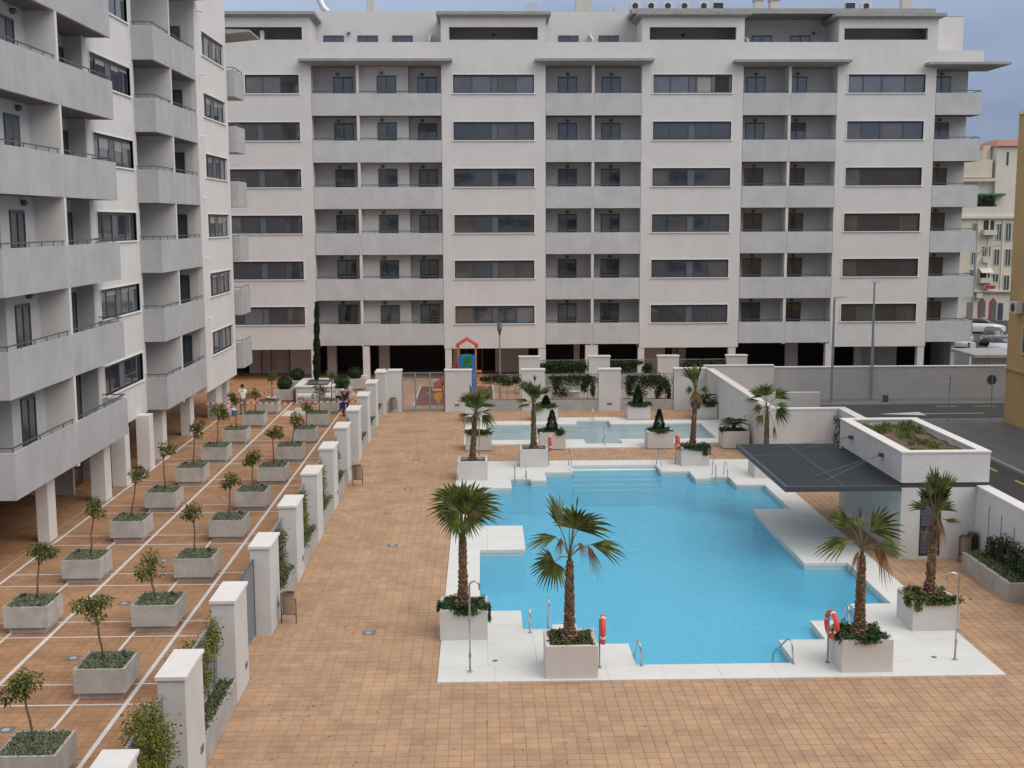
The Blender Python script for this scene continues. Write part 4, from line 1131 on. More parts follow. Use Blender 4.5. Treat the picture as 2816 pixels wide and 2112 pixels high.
vine('big bushy yellow green creeper on the fence at the bottom edge, nearest the viewer', [(vx-.05,20.2,2.08,.3,.75,.3),(vx+.05,20.5,1.45,.28,.8,.5),(vx+.02,19.9,.95,.24,.7,.35),(vx-.1,19.3,1.75,.24,.4,.28)], 'vine', 4600, (.045,.1), .036, [up_stem(vx,20,1.6),up_stem(vx,20.5,1.5,0,.3)])
vine('yellow green creeper clump high on the mesh between the nearest gate and the bushy creeper', [(vx-.12,24.4,1.82,.34,.6,.28),(vx,25.4,1.85,.2,.32,.42),(vx,24.3,1.35,.22,.4,.28),(vx-.25,23.7,2.0,.25,.4,.14)], 'vine', 2600, (.045,.1), .036, [up_stem(vx,24.3,1.5),up_stem(vx,24.9,1.4,0,-.4),up_stem(vx,25.5,1.7)])
vine('tall olive creeper column just beyond the bin at the nearest gate', [(vx+.05,33.8,1.8,.22,.55,.3),(vx+.05,33.7,1.25,.22,.5,.5),(vx+.04,33.5,.8,.2,.5,.35)], 'vine_dry', 2600, (.045,.1), .036, [up_stem(vx,33.6,1.8)])
vine('creeper draped over the fence rail two bays beyond the nearest gate', [(vx,38.2,1.98,.22,.75,.2),(vx,38.5,1.5,.2,.55,.45),(vx,38.7,1.0,.18,.45,.4)], 'vine', 2100, (.045,.1), .036, [up_stem(vx,38.4,1.8)])
vine('leafy creeper on the fence three bays beyond the nearest gate', [(vx,42.6,1.9,.24,.75,.24),(vx,43.0,1.35,.22,.55,.5),(vx,43.1,.85,.18,.45,.35)], 'vine', 1900, (.05,.11), .042, [up_stem(vx,42.9,1.8)])
vine('thin yellowing creeper strand beside the second bin along the fence', [(vx,47.6,1.5,.16,.45,.5),(vx,47.4,.95,.12,.3,.4)], 'vine_dry', 800, (.05,.11), .042, [up_stem(vx,47.5,1.9)])
vine('narrow green creeper just beyond the far fence gate', [(vx,56.4,1.7,.12,.42,.4),(vx,56.6,1.2,.1,.3,.4)], 'vine', 950, (.06,.12), .05, [up_stem(vx,56.5,1.9)])
vine('sparse brownish creeper on the third last bay of the long fence', [(vx,61.2,1.6,.1,.4,.45),(vx,61.2,1.0,.08,.25,.35)], 'vine_dry', 600, (.06,.12), .05, [up_stem(vx,61.2,1.9)])
vine('dark creeper at the far end of the long fence near the playground gate', [(vx,66.0,1.65,.12,.5,.45),(vx,66.1,1.05,.1,.3,.35)], 'vine_dk', 800, (.08,.13), .065, [up_stem(vx,66,1.9)])
def vx_stems(*xs, y=68.5): return [[(x,y,.55),(x+random.uniform(-.08,.08),y,1.2),(x+random.uniform(-.2,.2),y-.05,1.9)] for x in xs]
vine('loose creeper over the mesh right of the climbing tower', [(.9,68.5,1.95,.7,.1,.16),(1.5,68.48,1.65,.4,.1,.22),(2.0,68.5,1.8,.25,.1,.2),(.2,68.5,1.85,.3,.08,.12),(1.0,68.5,1.75,1.2,.08,.25)], 'vine_dk', 1400, (.08,.14), .075, vx_stems(.5,1.1,1.5,2.0), axis='x')
vine('broad dark creeper on the middle mesh panel behind the paddling pool', [(5.5,68.5,1.9,1.1,.1,.2),(6.2,68.47,1.75,.45,.12,.3),(5.9,68.45,1.35,.22,.08,.35),(4.3,68.5,1.55,.22,.09,.4),(4.3,68.5,1.9,.5,.08,.14),(6.4,68.45,1.2,.12,.08,.4),(5.0,68.5,1.72,1.3,.08,.3),(4.6,68.5,1.1,.5,.06,.4)], 'vine_dk', 3000, (.08,.14), .075, vx_stems(4.1,4.6,5.1,5.6,6.1,6.5), axis='x')
vine('densest dark creeper on the mesh beside the corner palm behind the paddling pool', [(9.9,68.45,1.75,.8,.14,.32),(10.5,68.42,1.4,.4,.12,.45),(8.6,68.5,1.7,.28,.1,.35),(8.5,68.5,1.2,.16,.08,.4),(10.2,68.45,1.0,.2,.08,.35),(10.8,68.42,1.0,.12,.08,.4),(9.4,68.5,1.9,1.2,.08,.14),(9.5,68.5,1.6,1.4,.08,.4),(9.0,68.5,1.0,.6,.06,.35)], 'vine_dk', 3900, (.08,.14), .075, vx_stems(8.4,8.8,9.5,10.1,10.6,10.9), axis='x')
vine('thick dark hedge like creeper on the left panel of the rear fence', [(5.2,75.2,1.75,1.5,.2,.36),(4.3,75.2,1.7,.7,.2,.36),(6.2,75.2,1.75,.55,.2,.36)], 'vine_dk', 3000, (.09,.16), .085, vx_stems(4.2,5.2,6.1,y=75.2), axis='x')
vine('patchy dark creeper on the middle panel of the rear fence', [(8.8,75.2,1.8,.75,.15,.3),(10.5,75.2,1.6,.35,.12,.35),(9.6,75.2,1.95,.7,.12,.15)], 'vine_dk', 1500, (.09,.16), .085, vx_stems(8.6,9.4,10.4,y=75.2), axis='x')
vine('dark creeper on the right panel of the rear fence', [(14.2,75.2,1.8,1.2,.15,.28),(13.0,75.2,1.6,.4,.12,.4)], 'vine_dk', 1500, (.09,.16), .085, vx_stems(13,14.2,15,y=75.2), axis='x')

# ------------------------------------------------------------------ concrete tree boxes and small orange trees in two rows
def planter_proto():
    b = MB(); W, D, z0, z1, w = 1.17, 1.2, .17, .74, .055
    b.box(-W/2,W/2,-D/2,-D/2+w,z0,z1); b.box(-W/2,W/2,D/2-w,D/2,z0,z1); b.box(-W/2,-W/2+w,-D/2+w,D/2-w,z0,z1); b.box(W/2-w,W/2,-D/2+w,D/2-w,z0,z1)
    b.box(-W/2+w,W/2-w,-D/2+w,D/2-w,z0,z0+.06)
    pl = MB().box(-W/2+.1,W/2-.1,-D/2+.1,D/2-.1,0,z0)
    so = MB().box(-W/2+w,W/2-w,-D/2+w,D/2-w,.4,.64)
    hm = lambda x, y: .05*(1-(2*x/W)**2)*(1-(2*y/D)**2)
    gr = [cover_mb(-W/2+.03,W/2-.03,-D/2+.03,D/2-.03,.66,q,.09,(.035,.085),.022,.7,hm) for q in (3400, 2600)]
    return [b.mesh('box', MT['pconc']), pl.mesh('plinth', MT['pconc']), so.mesh('soil', MT['soil'])] + [g.mesh('ground_cover', MT['grass']) for g in gr]
PM = planter_proto()
def concrete_planter(x, y, label, var=0, half=False):
    t = thing('concrete_planter', label, 'planter', (x,y,0), 'concrete planters in two rows')
    for nm, me in (('box',PM[0]),('plinth',PM[1]),('soil',PM[2]),('ground_cover',PM[3+var%2])):
        o = bpy.data.objects.new(nm, me); COL.objects.link(o); o.parent = t
        if nm == 'ground_cover':
            o['kind'] = 'stuff'; o.scale = ((1 if (var//2)%2 else -1), (1 if var%3 else -1), 1)
    return t
def orange_tree(x, y, zb, top, c0, c1, label, n, oranges=0, lobes=5, lsize=1.0):
    """top: trunk top (x,z); c0, c1: crown corners (x,z)"""
    t = thing('orange_tree', label, 'tree', (x,y,zb), 'small orange trees in the concrete planters')
    tx, tz = top; p = [(x,y,zb-.05)]
    for i in range(1,5):
        f = i/4; p.append((x+(tx-x)*f+(random.uniform(-.025,.025) if i < 4 else 0), y+random.uniform(-.02,.02), zb+(tz-zb)*f))
    tk = MB().tube(p, .03, 7, .02)
    cx, cz = (c0[0]+c1[0])/2, (c0[1]+c1[1])/2; rx, rz = (c1[0]-c0[0])/2, (c1[1]-c0[1])/2
    cl = []
    for i in range(lobes):
        a = 2*math.pi*i/lobes+random.uniform(-.4,.4); q = random.uniform(.4,.62)
        cl.append(Vector((cx+math.cos(a)*rx*q*1.12, y+math.sin(a)*rx*q, cz+random.uniform(-.6,.6)*rz)))
    cl.append(Vector((cx,y,cz+rz*.35))); cl.append(Vector((cx,y,cz-.1*rz)))
    for c in cl: tk.tube([(tx,y,tz-.12), tuple((Vector((tx,y,tz))+c)/2+rv(.03)), tuple(c)], .012, 5, .005)
    tk.build('trunk', MT['bark'], t, smooth=True)
    mb = MB()
    per = int(n*.72)//len(cl)
    for c in cl:
        rr = random.uniform(.30,.50)
        for _ in range(per):
            u = Vector((random.gauss(0,1),random.gauss(0,1),random.gauss(0,1))).normalized()
            p0 = c+Vector((u.x*rx*rr, u.y*rx*rr, u.z*rz*rr))*random.random()**.45
            mb.leaf(p0, (u+rv(.7)+Vector((0,0,-.25))), Vector((0,0,1))+rv(.6), random.uniform(.06,.115)*lsize, .045*lsize*random.uniform(.8,1.2))
    mb.build('crown', MT['orangeleaf'], t)
    for _ in range(oranges):
        c = random.choice(cl); u = rv(1).normalized()
        MB().ball((c.x+u.x*rx*.42, y+ (c.y-y)-abs(u.y)*rx*.42, c.z+u.z*rz*.42), .036, 8, 6).build('orange', MT['orange'], t)
RY = [21.95,26.45,31.02,35.48,40.2,44.55,49.1,53.7,58.25,63.05,67.5]
rowR = [(0,-8.80,.74,(-8.92,1.72),(-9.43,1.46),(-8.55,2.25),'lopsided orange tree with ripening fruit in the planter at the bottom left corner',900,3),
 (1,-8.85,.76,(-8.98,1.87),(-9.56,1.72),(-8.50,2.31),'wide flat topped orange tree in the second nearest planter of the fence side row',950,0),
 (2,-8.86,.76,(-8.97,1.54),(-9.45,1.2),(-8.56,2.15),'leaning orange tree with ragged forked crown, third from the front beside the fence',800,0),
 (3,-8.83,.73,(-8.84,1.80),(-9.27,1.7),(-8.58,2.36),'round headed orange tree level with the nearest fence gate and bin',760,0),
 (4,-8.78,.76,(-8.71,1.79),(-9.05,1.68),(-8.29,2.39),'yellowish orange tree fifth from the front of the fence side row, crown leaning right',700,4),
 (5,-8.77,.76,(-8.76,1.67),(-9.1,1.62),(-8.42,2.27),'small compact orange tree sixth from the front of the fence side row',640,3),
 (6,-8.75,.75,(-8.74,1.94),(-9.08,1.84),(-8.24,2.44),'orange tree with the most bright fruit, seventh from the front beside the fence',640,9),
 (7,-8.70,.78,(-8.55,1.64),(-8.85,1.57),(-8.11,2.31),'fruiting orange tree bending right, eighth from the front beside the fence',600,5),
 (8,-8.70,.78,(-8.65,1.53),(-8.95,1.45),(-8.3,1.99),'dull brownish small orange tree behind the man in navy, ninth from the front',420,0),
 (9,-8.68,.78,(-8.66,1.59),(-9.14,1.52),(-8.22,2.4),'light green loose orange tree in front of the stone bench',520,0),
 (10,-8.6,.82,(-8.54,1.78),(-8.9,1.7),(-8.15,2.55),'farthest orange tree of the fence side row, beside the clipped balls',420,0)]
rowL = [(1,-12.1,.74,(-12.1,1.8),(-12.5,1.7),(-11.8,2.35),None,600,0),
 (2,-12.04,.76,(-11.93,1.82),(-12.28,1.72),(-11.34,2.42),'nearest orange tree of the row along the pillars, crown spread to the right',900,0),
 (3,-12.03,.76,(-11.87,1.98),(-12.12,1.9),(-11.46,2.55),'dark round orange tree in front of the second arcade pillar',760,0),
 (4,-12.14,.77,(-11.94,2.00),(-12.2,1.92),(-11.44,2.63),'bright green orange tree in front of the wide arcade pillar',720,0),
 (5,-12.09,.76,(-12.13,2.02),(-12.3,1.94),(-11.58,2.66),'thin light green orange tree, fifth from the front along the pillars',520,2),
 (6,-12.10,.76,(-12.03,1.97),(-12.25,1.9),(-11.52,2.8),'tall airy orange tree with a few fruits, sixth from the front along the pillars',620,6),
 (7,-12.11,.78,(-12.02,1.98),(-12.1,1.9),(-11.42,2.48),'yellow green sparse orange tree left of the blue bucket',480,2),
 (8,-12.12,.78,(-12.14,1.94),(-12.55,1.85),(-11.92,2.56),'dark orange tree just left of the man in the white shirt',520,0),
 (9,-12.08,.78,(-12.06,1.56),(-12.5,1.5),(-11.74,2.1),'bluish green orange tree just right of the man in the white shirt',480,0),
 (10,-11.99,.82,(-11.96,1.79),(-12.28,1.75),(-11.62,2.47),'farthest orange tree of the row along the pillars',420,0)]
for rows, px_, nm in ((rowR,-8.77,'fence side'),(rowL,-12.14,'pillar side')):
    for (k, x, zb, top, c0, c1, label, n, fr) in rows:
        y = RY[k]+.6
        if nm == 'fence side':
            lab = ['grey concrete planter cut off by the bottom left corner','grey concrete planter second from the front, in the row beside the fence','grey concrete planter third from the front, in the row beside the fence','grey concrete planter fourth from the front, level with the bin and gate','grey concrete planter fifth from the front beside the fence','grey concrete planter sixth from the front beside the fence','grey concrete planter seventh from the front beside the fence','grey concrete planter eighth from the front beside the fence','grey concrete planter next to the sheet on the ground and the man in navy','grey concrete planter in front of the stone bench','grey concrete planter farthest back in the row beside the fence'][k]
        else:
            lab = ['','grey concrete planter whose corner just enters at the left edge','grey concrete planter nearest the viewer in the row along the pillars','grey concrete planter with a diagonal water stain, third along the pillars','grey concrete planter in front of the second pillar, fourth along the pillars','grey concrete planter fifth from the front along the pillars','grey concrete planter sixth from the front along the pillars','grey concrete planter seventh from the front along the pillars','grey concrete planter eighth from the front along the pillars','grey concrete planter at the feet of the man in the white shirt','grey concrete planter farthest back in the row along the pillars'][k]
        concrete_planter(px_, y, lab, k)
        if label: orange_tree(x, y, zb, top, c0, c1, label, n, fr, random.choice((4,5,6)), 1.0 if k < 5 else 1.25)
        # small garden spotlight on the ground cover
        side = 1 if nm == 'fence side' else -1
        if k > 0 and k not in (9,10):
            sx = px_+side*.36; s = thing('spotlight', f'black spotlight in the {["","second","third","fourth","fifth","sixth","seventh","eighth","ninth"][k]} planter from the front, {nm} row', 'spotlight', (sx,y+.2,.74), 'black spotlights in the planters', rz=random.uniform(-.5,.5))
            q = MB().tube([(-.02,0,-.06),(-.02,0,.05)], .012, 5); q.build('spike', MT['black'], s, world=False)
            MB().tube([(side*.07,-.05,.03),(-side*.07,.06,.1)], .04, 8, .05).build('lamp_head', MT['black'], s, world=False)

# drain covers in the paving
def drain(x, y, label):
    b = MB(); b.box(x-.17,x+.17,y-.17,y+.17,-.015,.003); o = tag(b.build('drain_cover', MT['cover']), label, 'drain cover', 'square drain covers in the paving')
    MB().lathe([(.09,.003),(.09,.006),(.055,.006),(.055,.0035)], x, y, 16).build('ring', MT['bed'], o)
for y, l in ((24.9,'drain cover between the rows at the bottom left, nearest the viewer'),(29.2,'drain cover between the rows, left of the second planter beside the fence'),(33.55,'drain cover between the rows, left of the third planter beside the fence'),(37.95,'drain cover between the rows, left of the fourth planter beside the fence'),(42.45,'drain cover between the rows, left of the fifth planter beside the fence'),(46.95,'drain cover between the rows, left of the sixth planter beside the fence')): drain(-10.3, y, l)
for y, l in ((30.8,'drain cover in the open terracotta court nearest the viewer'),(39.5,'drain cover in the open court level with the white peninsula'),(48.2,'drain cover in the open court level with the pool ladders at the far end'),(54.1,'drain cover in the open court level with the strip between the pools'),(61.8,'drain cover in the open court near the playground gate')): drain(-3.05, y, l)

# ------------------------------------------------------------------ white planters around the pools, with palms, conifers and ivy
def wplanter_proto():
    b = MB(); s = .62; w = .1; h = .80
    b.box(-s,s,-s,-s+w,0,h); b.box(-s,s,s-w,s,0,h); b.box(-s,-s+w,-s+w,s-w,0,h); b.box(s-w,s,-s+w,s-w,0,h)
    so = MB(); n = 10; q = s-w
    for i in range(n+1):
        for j in range(n+1): so.v.append((-q+2*q*i/n, -q+2*q*j/n, .66+random.uniform(-.02,.025)))
    for i in range(n):
        for j in range(n): k = i*(n+1)+j; so.f.append((k,k+n+1,k+n+2,k+1))
    return b.mesh('box', MT['wplant']), so.mesh('soil', MT['soil'], smooth=True)
WB, WS = wplanter_proto()
def white_planter(x, y, label, z=.03):
    t = thing('white_planter', label, 'planter', (x,y,z), 'white square planters around the pools')
    for nm, me in (('box',WB),('soil',WS)):
        o = bpy.data.objects.new(nm, me); COL.objects.link(o); o.parent = t
    return t
def ivy(t, dens=700, spills=(), m='ivy', rim=.0, L=(.05,.09), z=.73, patch=None):
    """leaves over the soil; spills: (angle side, along, drop, width)"""
    mb = MB()
    for _ in range(int(dens*1.9)):
        x, y = random.uniform(-.54-rim,.54+rim), random.uniform(-.54-rim,.54+rim)
        if patch and not patch(x,y): continue
        p = Vector((x,y,z+.06*math.sin(x*7)*math.cos(y*6)+random.uniform(0,.1)))
        mb.leaf(p, Vector((random.gauss(0,1),random.gauss(0,1),random.gauss(.1,.35))), Vector((0,0,1))+rv(.5), random.uniform(*L), .06)
    for side, along, drop, wd in spills:
        for _ in range(int(700*drop*wd/.2)):
            a = along+random.gauss(0,wd*.5); d = drop*random.random()**1.3
            o = .63+random.uniform(0,.05)
            x, y = {'f':(a,-o),'r':(o,a),'l':(-o,a),'b':(a,o)}[side]
            p = Vector((x,y,.83-d)); out = {'f':(0,-1,0),'r':(1,0,0),'l':(-1,0,0),'b':(0,1,0)}[side]
            mb.leaf(p, Vector(out)*.4+Vector((random.gauss(0,.4),random.gauss(0,.4),-.8)), Vector(out)+rv(.4), random.uniform(*L), .06)
        for _ in range(int(260*wd/.2)):
            a = along+random.gauss(0,wd*.55); r = random.uniform(.45,.68)
            x, y = {'f':(a,-r),'r':(r,a),'l':(-r,a),'b':(a,r)}[side]
            mb.leaf(Vector((x,y,.82+random.uniform(0,.06))), rv(1), Vector((0,0,1))+rv(.4), random.uniform(*L), .06)
    return mb.build('ivy', MT[m], t, world=False, kind='stuff')

def fan(mb, hub, axis, nrm, L, spread, n=26, droop=.24, split=.5, cup=.12):
    hub = Vector(hub); axis = Vector(axis).normalized(); nrm = Vector(nrm); nrm = (nrm-axis*nrm.dot(axis))
    nrm = nrm.normalized() if nrm.length > 1e-4 else axis.orthogonal().normalized()
    side = axis.cross(nrm); sp = R(spread)
    for i in range(n):
        th = -sp/2+sp*i/(n-1)+random.uniform(-.02,.02)
        d = axis*math.cos(th)+side*math.sin(th)+nrm*cup*abs(math.sin(th))
        d.normalize(); s = nrm.cross(d).normalized()
        Ln = L*(1-.22*(abs(th)/(sp/2))**2)*random.uniform(.86,1.04)
        hw = split*Ln*math.tan(sp/(n-1)/2)*1.08+.004
        dr = droop*random.uniform(.6,1.5)
        def at(r): return hub+d*(Ln*r)+Vector((0,0,-dr*Ln*max(0,r-.3)**2*1.6))
        a, b_, c = at(split), at(.78), at(1.0); f = nrm*hw*.9
        k = len(mb.v)
        mb.v += [tuple(q) for q in (hub, a-s*hw, a-f, a+s*hw, b_-s*hw*.55, b_-f*.5, b_+s*hw*.55, c)]
        mb.f += [(k,k+2,k+1),(k,k+3,k+2),(k+1,k+2,k+5,k+4),(k+2,k+3,k+6,k+5),(k+4,k+5,k+7),(k+5,k+6,k+7)]
def palm(label, x, y, z0, ztop, leaves, lean=(0,0), r0=.128, r1=.075, bend=.0):
    """leaves: (hub offset from the crown, axis, normal, length, spread, dry)"""
    t = thing('fan_palm', label, 'palm', (x,y,z0), 'fan palms in the white planters')
    H = ztop-z0; cx, cy = x+lean[0], y+lean[1]
    tk = MB(); pts = []; N = 16
    def centre(f): return Vector((x+lean[0]*f, y+lean[1]*f, z0+H*f))
    prof = [r0*1.5, r0*1.22, r0*1.04]+[r0*(1-.30*i/13) for i in range(1,11)]+[r0*.62, r1*.9, r1*.7, r1*.55]
    k0 = 0
    for i, r in enumerate(prof):
        f = i/(len(prof)-1); c = centre(f)
        for j in range(N):
            a = 2*math.pi*j/N; rr = r*.86*random.uniform(.93,1.07); tk.v.append((c.x+rr*math.cos(a), c.y+rr*math.sin(a), c.z))
    for i in range(len(prof)-1):
        for j in range(N): tk.f.append((i*N+j,i*N+(j+1)%N,(i+1)*N+(j+1)%N,(i+1)*N+j))
    tk.f.append(tuple((len(prof)-1)*N+j for j in range(N)))
    tk.build('trunk', MT['palmbark'], t, smooth=True)
    bt = MB(); dz = .062; m = int(H*.9/dz)
    for i in range(m):
        f = (i+.2)/(H/dz); r = prof[min(len(prof)-1,int(f*(len(prof)-1)))]; c = centre(f)
        for j in range(7):
            a = 2*math.pi*(j+.5*(i%2))/7+random.uniform(-.12,.12)+i*.07
            if random.random() < .1: continue
            o = Vector((math.cos(a),math.sin(a),0)); s = Vector((-o.y,o.x,0)); w = r*.42*random.uniform(.8,1.15)
            b0 = c+o*(r*.80); tip = c+o*(r*random.uniform(1.0,1.24))+Vector((0,0,random.uniform(.07,.11)))
            bt.add([b0-s*w, b0+s*w, tip+s*w*.45, tip-s*w*.45, b0-s*w*.8+Vector((0,0,.11)), b0+s*w*.8+Vector((0,0,.11))], [(0,1,2,3),(3,2,5,4),(0,3,4),(1,5,2)])
    bt.build('leaf_base', MT['palmboot'], t, kind='stuff')
    crown = centre(1.0)
    for (h, ax, nr, L, sp, dry) in leaves:
        hub = crown+Vector(h); mb = MB()
        fan(mb, hub, ax, nr, L, sp, n=max(9,int(sp/8.5)) if not dry else 12, droop=.5 if dry else random.uniform(.2,.34), split=.5 if not dry else .3)
        o = mb.build('frond', MT['frond_dry' if dry else 'frond'], t)
        a = Vector(ax).normalized(); mid = crown+(hub-crown)*.55+Vector((0,0,.05*(hub-crown).length))
        base = crown+Vector((0,0,-.12))
        MB().tube([base, mid, hub+a*.05], .018, 5, .010).build('petiole', MT['frond_dry' if dry else 'petiole'], o)
    return t
CAMN = (0,-1,.25)
def brush(n, L, tilt, zoff=(.1,.6), spread=(60,120), seed=1):
    rs = random.Random(seed); out = []
    for i in range(n):
        a = 2*math.pi*(i+.5*rs.random())/n*2.4; tl = R(tilt*(.15+.85*rs.random()))
        ax = (math.sin(tl)*math.cos(a), math.sin(tl)*math.sin(a), math.cos(tl))
        q = rs.uniform(*zoff); h = (ax[0]*q, ax[1]*q, ax[2]*q)
        nr = (-math.cos(a)*math.cos(tl)+rs.uniform(-.6,.6), -math.sin(a)*math.cos(tl)+rs.uniform(-.6,.6), math.sin(tl))
        out.append((h, ax, nr, L*rs.uniform(.85,1.1), rs.uniform(*spread), False))
    return out
def skirt(n, L=.5, seed=2):
    rs = random.Random(seed); out = []
    for i in range(n):
        a = 2*math.pi*i/n+rs.random(); out.append(((.1*math.cos(a),.1*math.sin(a),.02),(.45*math.cos(a),.45*math.sin(a),-1),(math.cos(a),math.sin(a),.4),L*rs.uniform(.7,1.1),rs.uniform(25,50),True))
    return out

# nearest palms, frond by frond
white_planter(-.51, 30.68, 'white planter nearest the left corner of the pool deck, ivy spilling over its right corner')
palm('leafy fan palm in the planter at the near left corner of the pool deck', -.53, 30.68, .7, 2.95,
     [((0,0,.45),(.0,.1,1),CAMN,.98,62,False),((-.12,-.1,.5),(-.62,0,.6),CAMN,.92,150,False),((-.08,.1,.42),(-.9,.2,.12),(.2,-1,.3),.72,110,False),
      ((.15,-.05,.55),(.5,.1,.8),CAMN,.86,70,False),((.2,.05,.5),(.82,0,.5),(-.3,-1,.5),1.02,80,False),((.2,-.15,.35),(.95,-.1,.12),(-.1,-.7,.8),.95,70,False),
      ((-.1,-.2,.28),(-.5,-.2,-.45),CAMN,.62,150,False),((.1,-.2,.25),(.5,-.3,-.35),CAMN,.6,130,False),((-.02,-.12,.3),(-.2,-.1,1),CAMN,.7,170,False),((.1,-.15,.3),(.45,-.2,.6),CAMN,.75,140,False),((-.06,.2,.35),(-.3,.5,.8),(.2,-1,.3),.85,130,False),((0,.25,.5),(.1,.6,.7),(0,-1,.6),.85,120,False),((-.25,.2,.55),(-.5,.5,.7),(.3,-1,.5),.85,100,False),
      ((.25,-.22,.42),(.8,-.2,-.05),CAMN,.42,80,True),((.05,-.15,.1),(.2,-.3,-1),CAMN,.4,70,False),((-.1,-.1,.12),(-.35,-.2,-.9),CAMN,.42,70,False)])
t = bpy.data.objects['white_planter']; ivy(t, 620, [('f',.05,.12,.3),('r',-.45,.34,.16),('l',-.3,.1,.2)])
t = white_planter(2.1, 27.93, 'white planter at the near edge of the pool deck beside the lifebuoy seen edge on')
ivy(t, 900, [], 'ivy_lt', L=(.04,.075), z=.72)
palm('tall fan palm standing clear against the blue water, with spreading separate fans', 2.08, 27.93, .7, 2.95,
     [((-.22,.1,.55),(-.2,.2,1),(.75,-.6,.3),1.12,66,False),((.1,-.2,.62),(.08,-.1,1),CAMN,.80,150,False),((.14,-.18,.60),(.85,-.05,.30),CAMN,1.0,58,False),
      ((-.32,-.1,.42),(-.93,-.15,-.16),(.15,-.5,.85),.78,62,False),((-.38,-.25,-.16),(-.55,-.1,-.45),CAMN,.66,205,False),
      ((.50,-.1,.22),(.93,-.1,-.15),(-.1,-.6,.8),.98,58,False),((.42,-.12,.2),(.45,-.15,-.9),CAMN,.68,38,True),((.2,-.15,.28),(.35,-.3,-.4),CAMN,.4,50,True),((-.2,-.05,.38),(-.2,-.2,-.6),CAMN,.45,40,True),
      ((.15,.0,1.05),(.12,0,1),CAMN,.42,8,False),((0,.2,.55),(.2,.6,.6),(0,-1,.5),.8,110,False)])
t = white_planter(9.22, 28.08, 'white planter at the near right of the pool deck, next to the lifebuoy facing left')
ivy(t, 760, [('f',.0,.07,.25),('l',-.25,.1,.3)], 'ivy', rim=.03)
palm('fan palm at the near right corner, with few widely spread fronds', 9.20, 28.08, .7, 2.95,
     [((-.30,-.05,.52),(-.80,-.05,.56),(.3,-.8,.5),.92,62,False),((.14,-.1,.42),(.80,-.1,.52),CAMN,.95,100,False),((-.32,-.1,.24),(-.94,-.15,-.25),(.1,-.55,.85),.98,58,False),
      ((.36,-.05,.1),(.95,-.1,-.12),(0,-.5,.9),.82,80,False),((.40,-.1,.02),(.25,-.15,-1),CAMN,.85,36,True),((.25,-.1,.05),(.5,-.2,-.8),CAMN,.5,40,True),((-.06,0,.62),(-.1,0,1),CAMN,.48,10,False),
      ((0,.3,.4),(.1,.8,.5),(0,-1,.4),.7,80,False),((-.12,-.1,-.05),(-.3,-.2,-.9),CAMN,.55,40,True)])
t = white_planter(11.97, 30.94, 'white planter at the right edge of the deck, covered in bright ivy, beside the shower')
ivy(t, 1000, [('f',.1,.08,.5),('l',-.3,.2,.22),('f',-.5,.24,.1)], 'ivy_lt', rim=.06)
palm('tall bushy fan palm with upright brush of fronds in front of the louvred door', 11.98, 30.94, .7, 2.92, brush(15,.78,34,(.35,.75),(45,85),5)+brush(7,.6,95,(.25,.4),(60,110),9)+skirt(4,.6,3), lean=(.1,0))
t = white_planter(-.4, 50.15, 'white planter with bare soil at the far left corner of the big pool')
palm('dense fan palm at the far left corner of the big pool, before the tower', -.42, 50.15, .7, 2.75, brush(14,.72,60,(.3,.7),(70,120),11)+brush(8,.6,125,(.2,.4),(60,110),12)+[((.3,-.2,.0),(.6,-.2,-.6),CAMN,.75,80,False)]+skirt(3,.55,4), lean=(.14,0), r1=.08)
t = white_planter(2.3, 52.74, 'white planter with bare soil by the lifebuoy at the far pool side')
palm('fan palm behind the pool ladders, second from the left along the far edge', 2.3, 52.74, .7, 2.85, brush(13,.74,62,(.3,.6),(70,120),21)+brush(7,.62,120,(.2,.4),(60,110),22)+[((-.2,-.1,.6),(-.75,-.1,.6),(.4,-.8,.4),.8,60,False),((.05,-.1,.9),(0,0,1),CAMN,.5,30,False)], r1=.08)
t = white_planter(9.46, 52.76, 'white planter at the far right of the big pool, ivy hanging over it')
ivy(t, 420, [('f',.2,.12,.3),('f',.45,.34,.12),('r',-.3,.3,.3),('f',-.2,.06,.3)], rim=.1)
palm('slender fan palm with upright tuft at the far right end of the big pool', 9.44, 52.76, .7, 3.25, brush(8,.78,22,(.35,.75),(40,70),31)+[((-.2,-.1,.55),(-.5,0,.85),CAMN,.95,50,False),((.2,-.1,.1),(.85,-.1,.1),CAMN,.5,70,False),((-.15,-.1,.1),(-.8,-.2,.1),CAMN,.45,80,False)]+skirt(9,.55,6), lean=(.1,0), r0=.125)
t = white_planter(12.12, 50.08, 'white planter half hidden under the dark canopy corner')
palm('fan palm rising behind the dark canopy, with loose separate fans', 12.12, 50.08, .7, 3.0,
     [((-.15,-.1,.45),(-.12,-.1,1),CAMN,.82,120,False),((-.25,-.05,.4),(-.75,-.1,.55),(.3,-.8,.4),.82,70,False),((-.35,-.1,.25),(-.95,-.15,.08),(.1,-.4,.9),.85,50,False),((.3,-.1,.35),(.75,-.1,.65),CAMN,.82,78,False),
      ((.35,-.1,.1),(.9,-.2,-.1),(0,-.5,.8),.65,70,False),((.35,-.2,-.12),(.7,-.2,-.5),CAMN,.72,120,False),((-.25,-.1,-.05),(-.8,-.2,-.1),CAMN,.52,90,False),((-.2,-.1,-.35),(-.5,-.15,-.6),CAMN,.55,70,False),((.28,-.1,-.8),(.1,-.1,-1),CAMN,.6,30,True),((0,.2,.4),(.1,.6,.6),(0,-1,.5),.7,100,False)], r0=.12, r1=.075)

